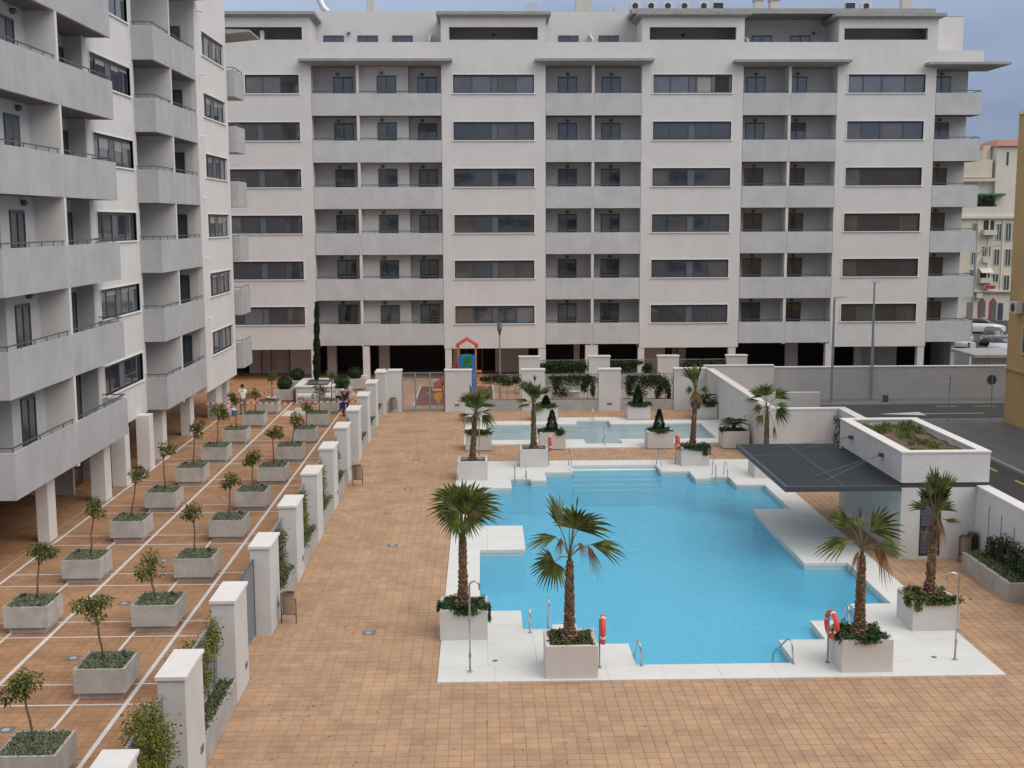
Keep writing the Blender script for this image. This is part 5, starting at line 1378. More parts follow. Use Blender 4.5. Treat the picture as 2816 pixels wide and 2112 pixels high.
def cone_tree(x, y, z, h, r, label, dark=True):
    t = thing('cone_conifer', label, 'conifer', (x,y,z), 'small cone shaped conifers')
    MB().tube([(x,y,z-.1),(x,y,z+h*.7)], .03, 6, .012).build('trunk', MT['bark'], t)
    mb = MB()
    for _ in range(2600):
        f = random.random()**1.35; a = random.uniform(0,2*math.pi); rr = r*min(1,(f/.14+.25)**.6)*(1-f)**.72*(.92+.08*math.sin(f*23+a*2))*random.uniform(.75,1.08)
        p = Vector((x+rr*math.cos(a), y+rr*math.sin(a), z+h*f))
        mb.leaf(p, Vector((math.cos(a)*.6,math.sin(a)*.6,random.uniform(.1,1))), rv(), random.uniform(.05,.1), .035)
    mb.build('crown', MT['conifer'], t)
for (px_, py_, lab, cl, spills) in ((3.37,56.95,'white planter with a dark cone conifer at the front left of the paddling pool','dark cone conifer at the front left of the paddling pool, beside a lifebuoy',[('f',.35,.12,.2),('l',-.2,.1,.2)]),
        (8.54,56.9,'white planter with a dark cone conifer at the front right of the paddling pool','dark cone conifer at the front right of the paddling pool',[('f',.0,.05,.3)]),
        (8.61,65.3,'white planter with a cone conifer behind the paddling pool','cone conifer behind the paddling pool, against the creeper fence',[('f',0,.09,.5),('r',-.2,.08,.3)]),
        (3.52,65.05,'white planter behind the left end of the paddling pool, partly behind a palm','rounder conifer behind the left end of the paddling pool, partly behind a palm',[('f',0,.07,.5)])):
    t = white_planter(px_, py_, lab); ivy(t, 620, spills, rim=.05); cone_tree(px_, py_, .72, 1.08 if px_ > 4 or py_ < 60 else .62, .31, cl)
t = white_planter(-.17, 56.8, 'white planter with low ivy behind the far left palm, beside a shower'); ivy(t, 800, [('f',0,.05,.5)], rim=.08)
t = white_planter(-.3, 65.1, 'white planter hidden behind the far left palm, against the playground fence'); ivy(t, 500, [], rim=.05)
def feather_palm(x, y, z, label, n=22, L=.85, h=.35):
    t = thing('feather_palm', label, 'palm', (x,y,z), 'small feather palms by the long wall')
    MB().lathe([(.1,0),(.13,.1),(.11,h*.7),(.08,h)],0,0,10).build('trunk', MT['palmbark'], t, world=False)
    for i in range(n):
        a = 2*math.pi*i/n*2.6+random.uniform(-.2,.2); e = R(random.uniform(18,75)); mb = MB(); pts = []
        d = Vector((math.cos(a),math.sin(a),0)); S = Vector((-d.y,d.x,0)); Lf = L*random.uniform(.8,1.05)
        for q in range(9):
            f = q/8; pts.append(Vector((0,0,h))+d*(Lf*f*math.cos(e*(1-.3*f)))+Vector((0,0,Lf*(math.sin(e)*f-.62*f*f))))
        mb.tube(pts, .008, 4, .003)
        for q in range(2,9):
            for k in range(3):
                p = pts[q-1].lerp(pts[q], k/3)
                for sg in (-1,1): mb.leaf(p, S*sg+d*.55+Vector((0,0,-.15)), Vector((0,0,1)), Lf*.27*(1.05-.08*abs(q-5)), .018)
        mb.build('frond', MT['cycad'], t, world=False)
t = white_planter(12.15, 56.8, 'white planter holding a small feather palm at the right end of the paddling pool'); ivy(t, 520, [('l',-.2,.05,.3)]); feather_palm(12.15, 56.8, .72, 'small arching feather palm at the right end of the paddling pool')
t = white_planter(12.3, 65.35, 'white planter in the far corner by the long wall, partly behind a tall palm'); ivy(t, 600, [('f',.2,.12,.3),('l',-.2,.24,.3),('f',-.5,.2,.15)], rim=.1); feather_palm(12.3, 65.35, .72, 'small feather palm in the far corner, mostly behind the slender fan palm')

# long bed along the right wall
bt = thing('wall_planter', 'long grey concrete planter with shrubs along the right wall', 'planter', (15.4,32.7,0))
b = MB(); b.box(14.95,15.07,32.7,36,0,.55); b.box(15.07,15.82,32.7,32.82,0,.55); b.box(15.07,15.82,35.88,36,0,.55); b.build('box', MT['bed'], bt)
MB().box(15.07,15.82,32.82,35.88,.2,.5).build('soil', MT['soil'], bt)
cover_mb(15.03,15.82,32.75,35.95,.5,1900,.12,(.06,.12),.035).build('ground_cover', MT['bedgreen'], bt, kind='stuff')
for (sx, sy, hh, lab) in ((15.55,35.2,.75,'upright dark shrub at the far end of the long wall planter'),(15.6,34.55,.95,'middle and tallest dark shrub in the long wall planter'),(15.55,33.6,.98,'dark shrub with an open top near the front of the long wall planter'),(15.6,33.0,.7,'dense dark shrub at the near end of the long wall planter')):
    t = thing('shrub', lab, 'shrub', (sx,sy,.5), 'dark shrubs along the right wall'); mb = MB()
    for _ in range(620):
        u = rv(1); 
        if u.length > 1: u = u.normalized()*random.random()
        mb.leaf(Vector((sx+u.x*.22, sy+u.y*.30, .5+hh*(.55+u.z*.5))), rv(1)+Vector((0,0,.4)), rv(), random.uniform(.06,.1), .045)
    mb.build('foliage', MT['vine_dk'], t); MB().tube([(sx,sy,.45),(sx+.02,sy,.5+hh*.7)],.014,5,.006).build('stem', MT['bark'], t)
for i, (sx, sy, h) in enumerate(((15.8,36.2,1.95),(15.8,35.3,1.9),(15.8,34.4,1.75))): 
    tag(MB().tube([(sx,sy,.5),(sx+.01,sy,h)],.008,5).build('plant_wire', MT['rail']), ['thin wire on the right wall nearest the hut','middle thin wire on the right wall above the shrubs','thin wire on the right wall nearest the viewer'][i], 'wire', 'thin climbing wires on the right wall')
sb = MB()
for _ in range(260): 
    u = rv(1); sb.leaf(Vector((16.0+u.x*.16, 52.9+u.y*.12, 1.35+u.z*.7)), rv(1), rv(), .1, .05)
tag(sb.build('shrub', MT['vine_dk']), 'dark climbing shrub in the corner of the yard wall behind the hut', 'shrub')

# ------------------------------------------------------------------ pool furniture
def shower(x, y, h, label, dx=-1, z=.03, reach=.16):
    t = thing('shower', label, 'shower', (x,y,z), 'steel garden showers')
    pts = [(0,0,0),(0,0,h-reach)]
    for i in range(1,11):
        a = math.pi*i/10; pts.append((dx*reach*(1-math.cos(a)), 0, h-reach+reach*math.sin(a)))
    pts.append((dx*reach*2, 0, h-reach-.1))
    MB().tube(pts, .024, 10).build('pipe', MT['steel'], t, world=False, smooth=True)
    MB().lathe([(.065,0),(.065,.02),(.04,.03)],0,0,14).build('base', MT['steel'], t, world=False)
    v = MB(); v.tube([(0,0,.5),(0,-.07,.5)],.022,8); v.tube([(0,0,.78),(0,-.06,.78)],.018,8); v.lathe([(.036,.36),(.036,.44)],0,0,12); v.build('valve', MT['steel'], t, world=False)
shower(-.33, 27.83, 2.26, 'tall steel shower at the near left corner of the pool deck, bent to the right', 1, reach=.12)
shower(11.65, 28.21, 2.22, 'tall steel shower at the near right corner of the pool deck, bent to the left', -1, reach=.15)
shower(-.13, 54.45, 2.2, 'steel shower pipe between the two pools, behind the far left palm', 1, 0)
shower(13.0, 57.55, 1.42, 'short steel shower beside the small feather palm and the long wall', -1, .0, .09)
for x, y, l in ((.28,28.55,'small round floor drain in the deck near the left shower'),(11.2,28.4,'small round floor drain in the deck near the right shower')):
    tag(MB().lathe([(.07,.03),(.07,.036),(.03,.037)],x,y,14).build('floor_drain', MT['cover']), l, 'floor drain', 'floor drains in the deck')
def ladder(name, label, rails, cat='pool ladder', treads=True):
    t = thing(name, label, cat, (*rails[0][0][:2], .03), 'steel pool ladders and handrails')
    for pts in rails:
        MB().tube(pts, .021, 9).build('rail', MT['steel'], t, smooth=True)
        MB().lathe([(.05,.03),(.05,.045),(.03,.05)],pts[0][0],pts[0][1],12).build('flange', MT['steel'], t)
    if treads and len(rails) == 2:
        (xa, xb) = rails[0][-1][0], rails[1][-1][0]; y = rails[0][-1][1]
        for z in (-.3,-.55): MB().box(min(xa,xb), max(xa,xb), y-.03, y+.03, z-.015, z+.015).build('tread', MT['steel'], t)
def hoop(x, y0, y1, h, zd=-.7, z0=.03, dx=0):
    r = abs(y1-y0)/2; s = 1 if y1 > y0 else -1; p = [(x,y0,z0),(x,y0,z0+h-r)]
    for i in range(1,10):
        a = math.pi*i/10; p.append((x+dx*i/10, y0+s*r*(1-math.cos(a)), z0+h-r+r*math.sin(a)))
    return p+[(x+dx,y1,z0+h-r),(x+dx,y1,zd)]
ladder('pool_ladder','pool ladder at the near left, between the palm planters',[hoop(1.23,30.55,31.0,.66),hoop(1.74,30.72,31.05,.84)])
ladder('pool_ladder','pool ladder on the right side, behind the lifebuoy',[hoop(9.78,30.75,31.1,.56),hoop(10.2,30.75,31.1,.56)])
ladder('pool_ladder','pool ladder at the far left of the big pool',[hoop(1.37,50.05,49.5,.8),hoop(1.85,50.05,49.5,.56)])
ladder('pool_ladder','pool ladder at the far right of the big pool, near the canopy',[hoop(9.86,50.25,49.5,.8),hoop(10.36,50.25,49.5,.6)])
ladder('handrail','bent steel handrail at the near left corner of the front bay of the pool',[[(3.86,28.08,.03),(3.82,28.1,.55),(3.80,28.2,.62),(3.78,28.35,.58),(3.78,28.9,.0),(3.78,28.9,-.6)]],'handrail')
ladder('handrail','bent steel handrail at the near right corner of the front bay of the pool',[[(7.6,28.08,.03),(7.56,28.1,.52),(7.54,28.2,.6),(7.5,28.35,.56),(7.3,28.9,.0),(7.28,28.9,-.6)]],'handrail')
ladder('handrail','steel handrail on the left side of the wide pool steps',[[(3.86,52.55,.03),(3.86,52.5,.7),(3.87,52.4,.78),(3.9,51.2,.18),(3.95,50.9,-.3)]],'handrail')
ladder('handrail','steel handrail on the right side of the wide pool steps',[[(7.80,52.55,.03),(7.80,52.5,.7),(7.81,52.4,.78),(7.83,51.2,.18),(7.83,50.9,-.3)]],'handrail')
ladder('handrail','curved steel handrail at the front bay of the paddling pool',[hoop(5.96,57.3,58.0,.78,-.3)],'handrail')
ladder('handrail','short steel handrail at the back bay of the paddling pool',[hoop(6.05,65.05,64.3,.7,-.3)],'handrail')
def lifebuoy(x, y, label, yaw, h=1.33, z=.03):
    t = thing('lifebuoy_post', label+', on its post', 'lifebuoy', (x,y,z), 'red lifebuoys on posts', rz=yaw)
    MB().tube([(0,.06,0),(0,.06,h-.1)], .02, 8).build('post', MT['galv'], t, world=False)
    MB().lathe([(.06,0),(.06,.02)],0,.06,12).build('base', MT['galv'], t, world=False)
    MB().torus((0,-.02,h-.37),(0,1,0),.30,.068,n=32,k=9).build('ring', MT['red'], t, world=False, smooth=True)
    for k in range(4):
        a = math.pi/4+k*math.pi/2+.5; MB().torus((0,-.02,h-.37),(0,1,0),.30,.072,a-.1,a+.1,4,9).build('white_band', MT['white'], t, world=False, smooth=True)
lifebuoy(2.88, 28.0, 'red lifebuoy seen nearly edge on beside the near palm planter', R(85))
lifebuoy(8.52, 28.16, 'red lifebuoy turned so its hole shows, by the near right planter', R(97))
lifebuoy(3.03, 52.7, 'red lifebuoy beside the far left palm planters', R(87))
lifebuoy(8.72, 52.63, 'red lifebuoy beside the planter at the far right of the big pool', R(90), 1.36)
def litter_bin(x, y, label, z=0, rz=0, slats=False):
    t = thing('litter_bin', label, 'bin', (x,y,z), 'litter bins on posts', rz=rz)
    f = MB(); f.tube([(-.2,0,0),(-.2,0,.86)],.018,6); f.tube([(.2,0,0),(.2,0,.70)],.018,6); f.box(-.2,.2,-.015,.015,.24,.28); f.build('frame', MT['bin_frame'], t, world=False)
    n = 20
    MB().lathe([(.165,.28),(.17,.84)],0,0,n).build('drum', MT['bin_slat'], t, world=False)
    MB().torus((0,0,.845),(0,0,1),.165,.018,n=24,k=6).build('rim', MT['bin_frame'], t, world=False)
    MB().lathe([(.15,.835),(.15,.842)],0,0,n).build('opening', MT['dark'], t, world=False)
litter_bin(-5.29, 31.65, 'round timber coloured litter bin on posts by the nearest fence gate')
litter_bin(-5.16, 48.85, 'round litter bin on posts halfway along the fence')
litter_bin(-5.05, 68.0, 'litter bin on posts beside the playground gate')
litter_bin(15.35, 36.75, 'litter bin in the corner between the hut and the right wall')
t = thing('water_butt', 'dark rounded container next to the bin in the hut corner', 'container', (15.62,36.9,0)); MB().lathe([(.16,0),(.17,.1),(.17,.85),(.12,.92)],0,0,14).build('body', MT['black'], t, world=False); MB().lathe([(.13,.92),(.13,.95)],0,0,14).build('lid', MT['rail'], t, world=False)
# scuffed puddle-like mortar mark at the foot of the right lifebuoy and faint stains are left to the deck's own wear

# ------------------------------------------------------------------ far end of the tree court
bp = thing('square_planter', 'large white square planter with a raised rim around a tall thin cypress', 'planter', (-10.1,74.2,0))
b = MB(); b.box(-11.25,-9.0,72.2,72.5,0,.93); b.box(-11.25,-9.0,75.6,75.9,0,.93); b.box(-11.25,-10.95,72.5,75.6,0,.93); b.box(-9.3,-9.0,72.5,75.6,0,.93); b.build('wall', MT['gwall'], bp)
c = MB(); c.box(-11.33,-8.92,72.12,72.58,.93,1.0); c.box(-11.33,-8.92,75.52,75.98,.93,1.0); c.box(-11.33,-10.87,72.58,75.52,.93,1.0); c.box(-9.38,-8.92,72.58,75.52,.93,1.0); c.build('rim', MT['coping'], bp)
MB().box(-10.95,-9.3,72.5,75.6,.3,.7).build('soil', MT['soil'], bp)
t = thing('cypress', 'tall very thin dark cypress rising in front of the arcade from the square planter', 'tree', (-10.35,75.0,.6)); mb = MB()
for _ in range(5200):
    f = random.random(); a = random.uniform(0,2*math.pi); w = (.25*min(1,f*6+.35)*(1-.55*f))*(.8+.25*math.sin(f*31+math.sin(a*2)*1.5))
    p = Vector((-10.35+.12*f+w*math.cos(a)*random.uniform(.5,1), 75+w*math.sin(a)*random.uniform(.5,1), .95+4.85*f))
    mb.leaf(p, Vector((math.cos(a)*.35,math.sin(a)*.35,1)), rv(), random.uniform(.1,.2), .05)
mb.build('crown', MT['cypress'], t); MB().tube([(-10.35,75,.6),(-10.3,75,3)],.07,7,.03).build('trunk', MT['bark'], t)
bn = thing('stone_bench', 'pale stone bench in front of the square planter', 'bench', (-10.05,71.6,0))
MB().bbox(-11.05,-9.05,71.3,71.85,.44,.6,.02).build('seat', MT['coping'], bn)
for x in (-10.85,-9.45): MB().box(x-.15, x+.15, 71.4, 71.75, 0, .44).build('leg', MT['pconc'], bn)
for (x, y, r, pl_lab, lab) in ((-12.05,73.1,.42,'concrete planter under the clipped ball left of the square planter','clipped dark ball just left of the square planter'),(-11.9,77.3,.42,'concrete planter under the farther clipped ball left of the cypress','farther clipped ball left of the cypress, before the arcade'),(-8.6,73.4,.44,'concrete planter under the clipped ball behind the crouched man','clipped ball behind the bending man and the man in navy'),(-8.25,77.9,.43,'concrete planter under the far clipped ball on the right','far clipped ball at the right, beside the arcade pillar')):
    t = thing('ball_planter', pl_lab, 'planter', (x,y,0), 'concrete planters with clipped balls')
    b = MB(); b.box(-.6,.6,-.6,.6,.1,.72); b.box(-.5,.5,-.5,.5,0,.1); b.build('box', MT['pconc'], t, world=False)
    s = thing('box_ball', lab, 'shrub', (x,y,.7), 'clipped ball shrubs'); mb = MB()
    for _ in range(1300):
        u = Vector((random.gauss(0,1),random.gauss(0,1),random.gauss(0,1))).normalized()*r*random.uniform(.85,1.04)
        mb.leaf(Vector((x,y,.7+r*.85))+Vector((u.x,u.y,u.z*.88)), u+rv(.25), rv(), random.uniform(.05,.1), .05)
    mb.build('foliage', MT['box'], s); MB().ball((x,y,.7+r*.82),r*.8,12,8,.88).build('core', MT['box'], s)
t = thing('stone_bench', 'short white stone slab seat behind the right clipped ball', 'bench', (-8.05,79.2,0)); MB().bbox(-8.7,-7.6,78.95,79.4,.62,.75,.02).build('seat', MT['coping'], t); b = MB(); b.box(-8.5,-8.3,79,79.3,0,.62); b.build('leg', MT['pconc'], t)

# ------------------------------------------------------------------ people at the far end of the tree court
def skin_mesh(name, pts, edges, radii, root, m, parent, levels=2):
    me = bpy.data.meshes.new(name+'_cage'); me.from_pydata([tuple(p) for p in pts], edges, []); me.update()
    o = bpy.data.objects.new(name+'_cage', me); COL.objects.link(o)
    sk = o.modifiers.new('skin','SKIN'); sk.use_smooth_shade = True
    for i, v in enumerate(me.skin_vertices[0].data):
        r = radii[i]; v.radius = (r,r) if not isinstance(r,tuple) else r; v.use_root = (i == root)
    sb = o.modifiers.new('sub','SUBSURF'); sb.levels = levels; sb.render_levels = levels
    dg = bpy.context.evaluated_depsgraph_get(); dg.update()
    nm = bpy.data.meshes.new_from_object(o.evaluated_get(dg)); nm.name = name
    bpy.data.objects.remove(o); bpy.data.meshes.remove(me)
    nm.materials.clear(); nm.materials.append(m); nm.polygons.foreach_set('use_smooth', [True]*len(nm.polygons))
    r = bpy.data.objects.new(name, nm); COL.objects.link(r); r.parent = parent
    return r
def person(label, x, y, rz, joints, top, bottom, hair_z=0):
    """joints: body points in local metres, facing -y"""
    t = thing('person', label, 'person', (x,y,0), 'people working at the end of the court', rz=rz)
    J = {k: Vector(v) for k, v in joints.items()}
    names = list(J); ix = {n: i for i, n in enumerate(names)}
    E = [('pelvis','waist'),('waist','chest'),('chest','neck'),('neck','head'),('head','crown')]
    for s in 'LR':
        E += [('chest','sh'+s),('sh'+s,'el'+s),('el'+s,'wr'+s),('wr'+s,'hand'+s),('pelvis','hip'+s),('hip'+s,'kn'+s),('kn'+s,'an'+s),('an'+s,'toe'+s)]
    rad = dict(pelvis=(.135,.1),waist=(.125,.095),chest=(.15,.1),neck=.05,head=.085,crown=.075)
    for s in 'LR': rad.update({'sh'+s:.058,'el'+s:.042,'wr'+s:.03,'hand'+s:.026,'hip'+s:.085,'kn'+s:.058,'an'+s:.04,'toe'+s:.036})
    body = skin_mesh('body', [J[n] for n in names], [(ix[a],ix[b]) for a,b in E], [rad[n] for n in names], ix['pelvis'], MT['skin'], t)
    # face and hands
    fwd = Vector((0,-1,0)); hd = (J['head']+J['crown'])/2
    f = MB(); f.ball(hd+fwd*.095+Vector((0,0,-.01)),.014,6,4); f.ball(hd+fwd*.082+Vector((.03,0,.02)),.010,6,4); f.ball(hd+fwd*.082+Vector((-.03,0,.02)),.010,6,4)
    f.ball(hd+Vector((.092,0,-.01)),.02,6,4); f.ball(hd+Vector((-.092,0,-.01)),.02,6,4); f.box(hd.x-.025,hd.x+.025,hd.y-.088,hd.y-.078,hd.z-.055,hd.z-.047)
    f.build('face', MT['skin'], t, world=False)
    for s in 'LR':
        w, h = J['wr'+s], J['hand'+s]; d = (h-w).normalized(); sd_ = d.cross(Vector((0,1,0))); sd_ = sd_.normalized() if sd_.length > .1 else Vector((1,0,0))
        hm = MB()
        for q in range(4): 
            b0 = h+sd_*(q-1.5)*.017; b1 = b0+d*(.045+.006*(1.5-abs(q-1.5))); hm.tube([b0-d*.02,b1,b1+d*.03-Vector((0,-.012,0))],.0085,5,.006)
        hm.tube([h-d*.03+sd_*.025,h+sd_*.05+d*.01,h+sd_*.05+d*.04],.009,5,.007)
        hm.build('fingers', MT['skin'], t, world=False)
    def cloth(nm, keys, ed, grow, m):
        ks = list(keys); ii = {n: i for i, n in enumerate(ks)}
        def g(r): return tuple(v+grow for v in r) if isinstance(r,tuple) else r+grow
        return skin_mesh(nm, [Jc[k] for k in ks], [(ii[a],ii[b]) for a,b in ed], [g(radc[k]) for k in ks], 0, m, t)
    Jc = dict(J); radc = dict(rad)
    for s in 'LR':
        Jc['sl'+s] = J['sh'+s].lerp(J['el'+s],.8); radc['sl'+s] = .05; Jc['hem'+s] = J['kn'+s].lerp(J['an'+s],.95); radc['hem'+s] = .055
    Jc['collar'] = J['chest'].lerp(J['neck'],.55); radc['collar'] = .075; Jc['tail'] = J['pelvis'].lerp(J['waist'],.05); radc['tail'] = (.145,.11)
    cloth('shirt', ['waist','tail','chest','collar','shL','slL','shR','slR'], [('waist','tail'),('waist','chest'),('chest','collar'),('chest','shL'),('shL','slL'),('chest','shR'),('shR','slR')], .016, MT[top])
    cloth('trousers', ['pelvis','hipL','knL','hemL','hipR','knR','hemR'], [('pelvis','hipL'),('hipL','knL'),('knL','hemL'),('pelvis','hipR'),('hipR','knR'),('knR','hemR')], .016, MT[bottom])
    hr = MB(); hr.ball(hd+Vector((0,.018,.035)),.105,12,8,1.0); hr.build('hair', MT['hair'], t, world=False, smooth=True)
    for s in 'LR':
        a, o = J['an'+s], J['toe'+s]; MB().tube([a+Vector((0,.05,-.045)), a+Vector((0,-.02,-.04)), o+Vector((0,-.03,0))],.048,8,.034).build('shoe', MT['shoe'], t, world=False, smooth=True)
    return t
def standing(**kw):
    J = dict(pelvis=(0,0,.92),waist=(0,0,1.08),chest=(0,0,1.33),neck=(0,0,1.49),head=(0,-.015,1.59),crown=(0,-.01,1.66),
             shL=(.175,0,1.41),elL=(.22,.02,1.14),wrL=(.225,-.05,.90),handL=(.225,-.07,.83),shR=(-.175,0,1.41),elR=(-.22,.02,1.14),wrR=(-.225,-.05,.90),handR=(-.225,-.07,.83),
             hipL=(.095,0,.86),knL=(.105,-.015,.48),anL=(.11,.02,.085),toeL=(.12,-.13,.04),hipR=(-.095,0,.86),knR=(-.105,-.015,.48),anR=(-.11,.02,.085),toeR=(-.12,-.13,.04))
    J.update(kw); return J
person('man in white shirt and grey trousers seen from behind beside the tree planters', -13.56, 67.75, R(205),
       standing(elL=(.25,-.05,1.18),wrL=(.2,-.26,1.12),handL=(.18,-.33,1.12),anR=(-.14,.05,.085),toeR=(-.16,-.1,.04)), 'shirt', 'khaki')
person('man in navy T-shirt and blue jeans standing with head bowed by the fence', -7.64, 66.85, R(150),
       standing(neck=(0,-.03,1.48),head=(0,-.09,1.56),crown=(0,-.13,1.62),anL=(.17,.0,.085),toeL=(.2,-.14,.04),anR=(-.17,.03,.085),toeR=(-.19,-.11,.04),knL=(.14,-.02,.48),knR=(-.14,-.01,.48)), 'navy', 'jeans')
person('man in white shirt bending forward behind the man in navy', -8.12, 68.7, R(75),
       standing(pelvis=(0,.12,.86),waist=(0,.06,1.0),chest=(0,-.14,1.2),neck=(0,-.28,1.32),head=(0,-.36,1.4),crown=(0,-.40,1.45),shL=(.17,-.17,1.25),shR=(-.17,-.17,1.25),
                elL=(.2,-.28,1.0),wrL=(.15,-.38,.78),handL=(.14,-.4,.71),elR=(-.2,-.28,1.0),wrR=(-.15,-.38,.78),handR=(-.14,-.4,.71),hipL=(.095,.12,.82),hipR=(-.095,.12,.82),knL=(.11,.0,.46),knR=(-.11,.02,.46)), 'shirt', 'jeans')

# red and white tape strung across the court, sacks and buckets
def tape(label, pts, w=.07):
    t = thing('barrier_tape', label, 'tape', pts[0], 'striped barrier tapes')
    P_ = [Vector(p) for p in pts]; a, b = MB(), MB(); i = 0
    for p, q in zip(P_, P_[1:]):
        n = max(1, round((q-p).length/.16))
        for k in range(n):
            u, v = p.lerp(q,k/n), p.lerp(q,(k+1)/n)
            def sg(f): return Vector((0,0,-.10*4*f*(1-f)*min(1,(q-p).length/6)))
            u += sg(k/n); v += sg((k+1)/n); d = (v-u).normalized()*.03
            m = a if i % 2 else b; i += 1
            m.add([(u.x-.0,u.y,u.z-w/2),(v.x,v.y,v.z-w/2),(v.x+d.x,v.y,v.z+w/2),(u.x+d.x,u.y,u.z+w/2),(u.x,u.y+.003,u.z-w/2),(v.x,v.y+.003,v.z-w/2),(v.x+d.x,v.y+.003,v.z+w/2),(u.x+d.x,u.y+.003,u.z+w/2)],[(0,1,2,3),(7,6,5,4),(0,4,5,1),(3,2,6,7)])
    a.build('red_stripe', MT['tape_r'], t, kind='stuff'); b.build('white_stripe', MT['tape_w'], t, kind='stuff')
tape('red and white barrier tape strung across the court in front of the men', [(-14.6,63.2,1.33),(-12.6,63.0,1.40),(-8.4,63.0,1.42),(-6.1,62.9,1.5)])
tape('short red and white tape behind the bending man, near the clipped balls', [(-9.3,70.6,.90),(-6.3,70.4,.90)], .06)
tape('short slack red and white tape left of the stone bench', [(-13.9,70.6,.62),(-12.3,70.2,.98)], .06)
t = thing('bucket', 'blue bucket with a white rim on the ground beside the pillar side trees', 'bucket', (-13.96,67.3,0)); MB().lathe([(.14,0),(.17,.3),(.175,.33)],0,0,14).build('body', MT['bucket'], t, world=False); MB().lathe([(.175,.33),(.178,.37),(.15,.40)],0,0,14).build('rim', MT['white'], t, world=False)
tag(MB().ball((-14.25,66.8,.21),.2,10,6,1.05).build('sack', MT['bag'], smooth=True), 'pale sack on the ground left of the blue bucket', 'sack')
pt = thing('potted_plant', 'leafy yellow green plant left of the pale sack', 'plant', (-14.7,66.7,0)); mb = MB()
for _ in range(420): u = rv(1); mb.leaf(Vector((-14.75+u.x*.4,66.7+u.y*.3,.45+u.z*.33)), rv(1)+Vector((0,0,.3)), rv(), .12, .06)
mb.build('foliage', MT['vine'], pt); MB().tube([(-14.7,66.7,0),(-14.7,66.7,.5)],.02,5,.01).build('stem', MT['bark'], pt)
w_ = MB(); w_.box(-11.3,-10.1,66.9,69.0,.004,.02); tag(w_.build('ground_sheet', MT['bag']), 'pale sheet spread on the paving between the tree rows', 'sheet')
w_ = MB(); w_.bbox(-10.75,-10.2,68.4,68.75,.02,.22,.02); tag(w_.build('tool_box', MT['bag']), 'white tray of tools at the end of the pale sheet', 'tray')
w_ = MB(); w_.lathe([(.3,.86),(.32,.92),(.3,.93)],-12.05,68.3,14); tag(w_.build('tray', MT['bag']), 'shallow white dish on the farthest planter along the pillars', 'dish')
tag(MB().ball((-11.95,68.25,1.0),.09,8,6,.8).build('red_bag', MT['red']), 'small red bundle in the white dish', 'bundle')

# ------------------------------------------------------------------ playground
tw = thing('climbing_tower', 'blue children\'s climbing tower with a red gable roof', 'play tower', (-.9,76.2,0))
ya = 75.6
for x in (-1.47,-.36):
    for y in (ya, ya+1.2): MB().box(x-.055, x+.055, y-.055, y+.055, 0, 2.98).build('post', MT['porange'], tw)
for s in (-1,1):
    MB().hexa([(-.915,ya-.12,3.38),(-.915+s*.72,ya-.12,2.92),(-.915+s*.72,ya+1.32,2.92),(-.915,ya+1.32,3.38),(-.915,ya-.12,3.50),(-.915+s*.72,ya-.12,3.04),(-.915+s*.72,ya+1.32,3.04),(-.915,ya+1.32,3.50)]).build('roof_panel', MT['pred'], tw)
b = MB(); arch = [(-1.45,.05),(-.38,.05),(-.38,2.36)]+[(-.915+.535*math.cos(math.pi*i/10), 2.36+.16*math.sin(math.pi*i/10)) for i in range(1,10)]+[(-1.45,2.36)]
b.prism(arch,'y',ya-.10,ya-.04); b.build('front_panel', MT['pblue'], tw)
MB().box(-1.2,-.63,ya-.13,ya-.10,1.75,2.36).build('green_panel', MT['pgreen'], tw)
for x, z in ((-1.02,1.86),(-.85,2.05)): MB().box(x, x+.05, ya-.14, ya-.13, z, z+.25).build('slot', MT['black'], tw)
for x in (-1.28,-.62): MB().box(x, x+.08, ya-.14, ya-.10, .3, 2.4).build('upright_rib', MT['pblue'], tw)
MB().box(-1.45,-.38,ya,ya+1.2,1.42,1.5).build('platform', MT['porange'], tw)
MB().hexa([(-1.53,ya+.2,1.55),(-1.53,ya+1.0,1.55),(-3.1,ya+1.0,.1),(-3.1,ya+.2,.1),(-1.53,ya+.2,1.65),(-1.53,ya+1.0,1.65),(-3.1,ya+1.0,.2),(-3.1,ya+.2,.2)]).build('slide', MT['pred'], tw)
for y in (ya+.2, ya+1.0): MB().hexa([(-1.53,y-.03,1.65),(-1.53,y+.03,1.65),(-3.1,y+.03,.2),(-3.1,y-.03,.2),(-1.53,y-.03,1.95),(-1.53,y+.03,1.95),(-3.1,y+.03,.42),(-3.1,y-.03,.42)]).build('slide_side', MT['pred'], tw)
for k in range(5): MB().box(-.3+.1*k,-.2+.1*k+.2,ya+.2,ya+1.0,1.3-.26*k,1.36-.26*k).build('step', MT['porange'], tw)
sheet('rubber_mat', MT['rubber'], .006, [(-4.0,.7,70.3,79)])
b = MB(); b.box(-4.1,-4.0,70.2,79.1,0,.03); b.box(-4.0,.8,70.2,70.3,0,.03); b.box(-4.0,.8,79,79.1,0,.03); b.box(.7,.8,70.3,79,0,.03); struct(b.build('mat_edging', MT['strip']))
t = thing('play_table', 'yellow and orange play table on the rubber mat behind the gate', 'play table', (-2.75,73,0))
MB().box(-3.0,-2.45,72.7,73.2,.55,.63).build('table_top', MT['pyellow'], t); MB().box(-2.98,-2.3,72.72,73.18,.3,.45).build('shelf', MT['pred'], t); MB().box(-2.85,-2.6,72.8,73.1,0,.3).build('leg', MT['pyellow'], t)
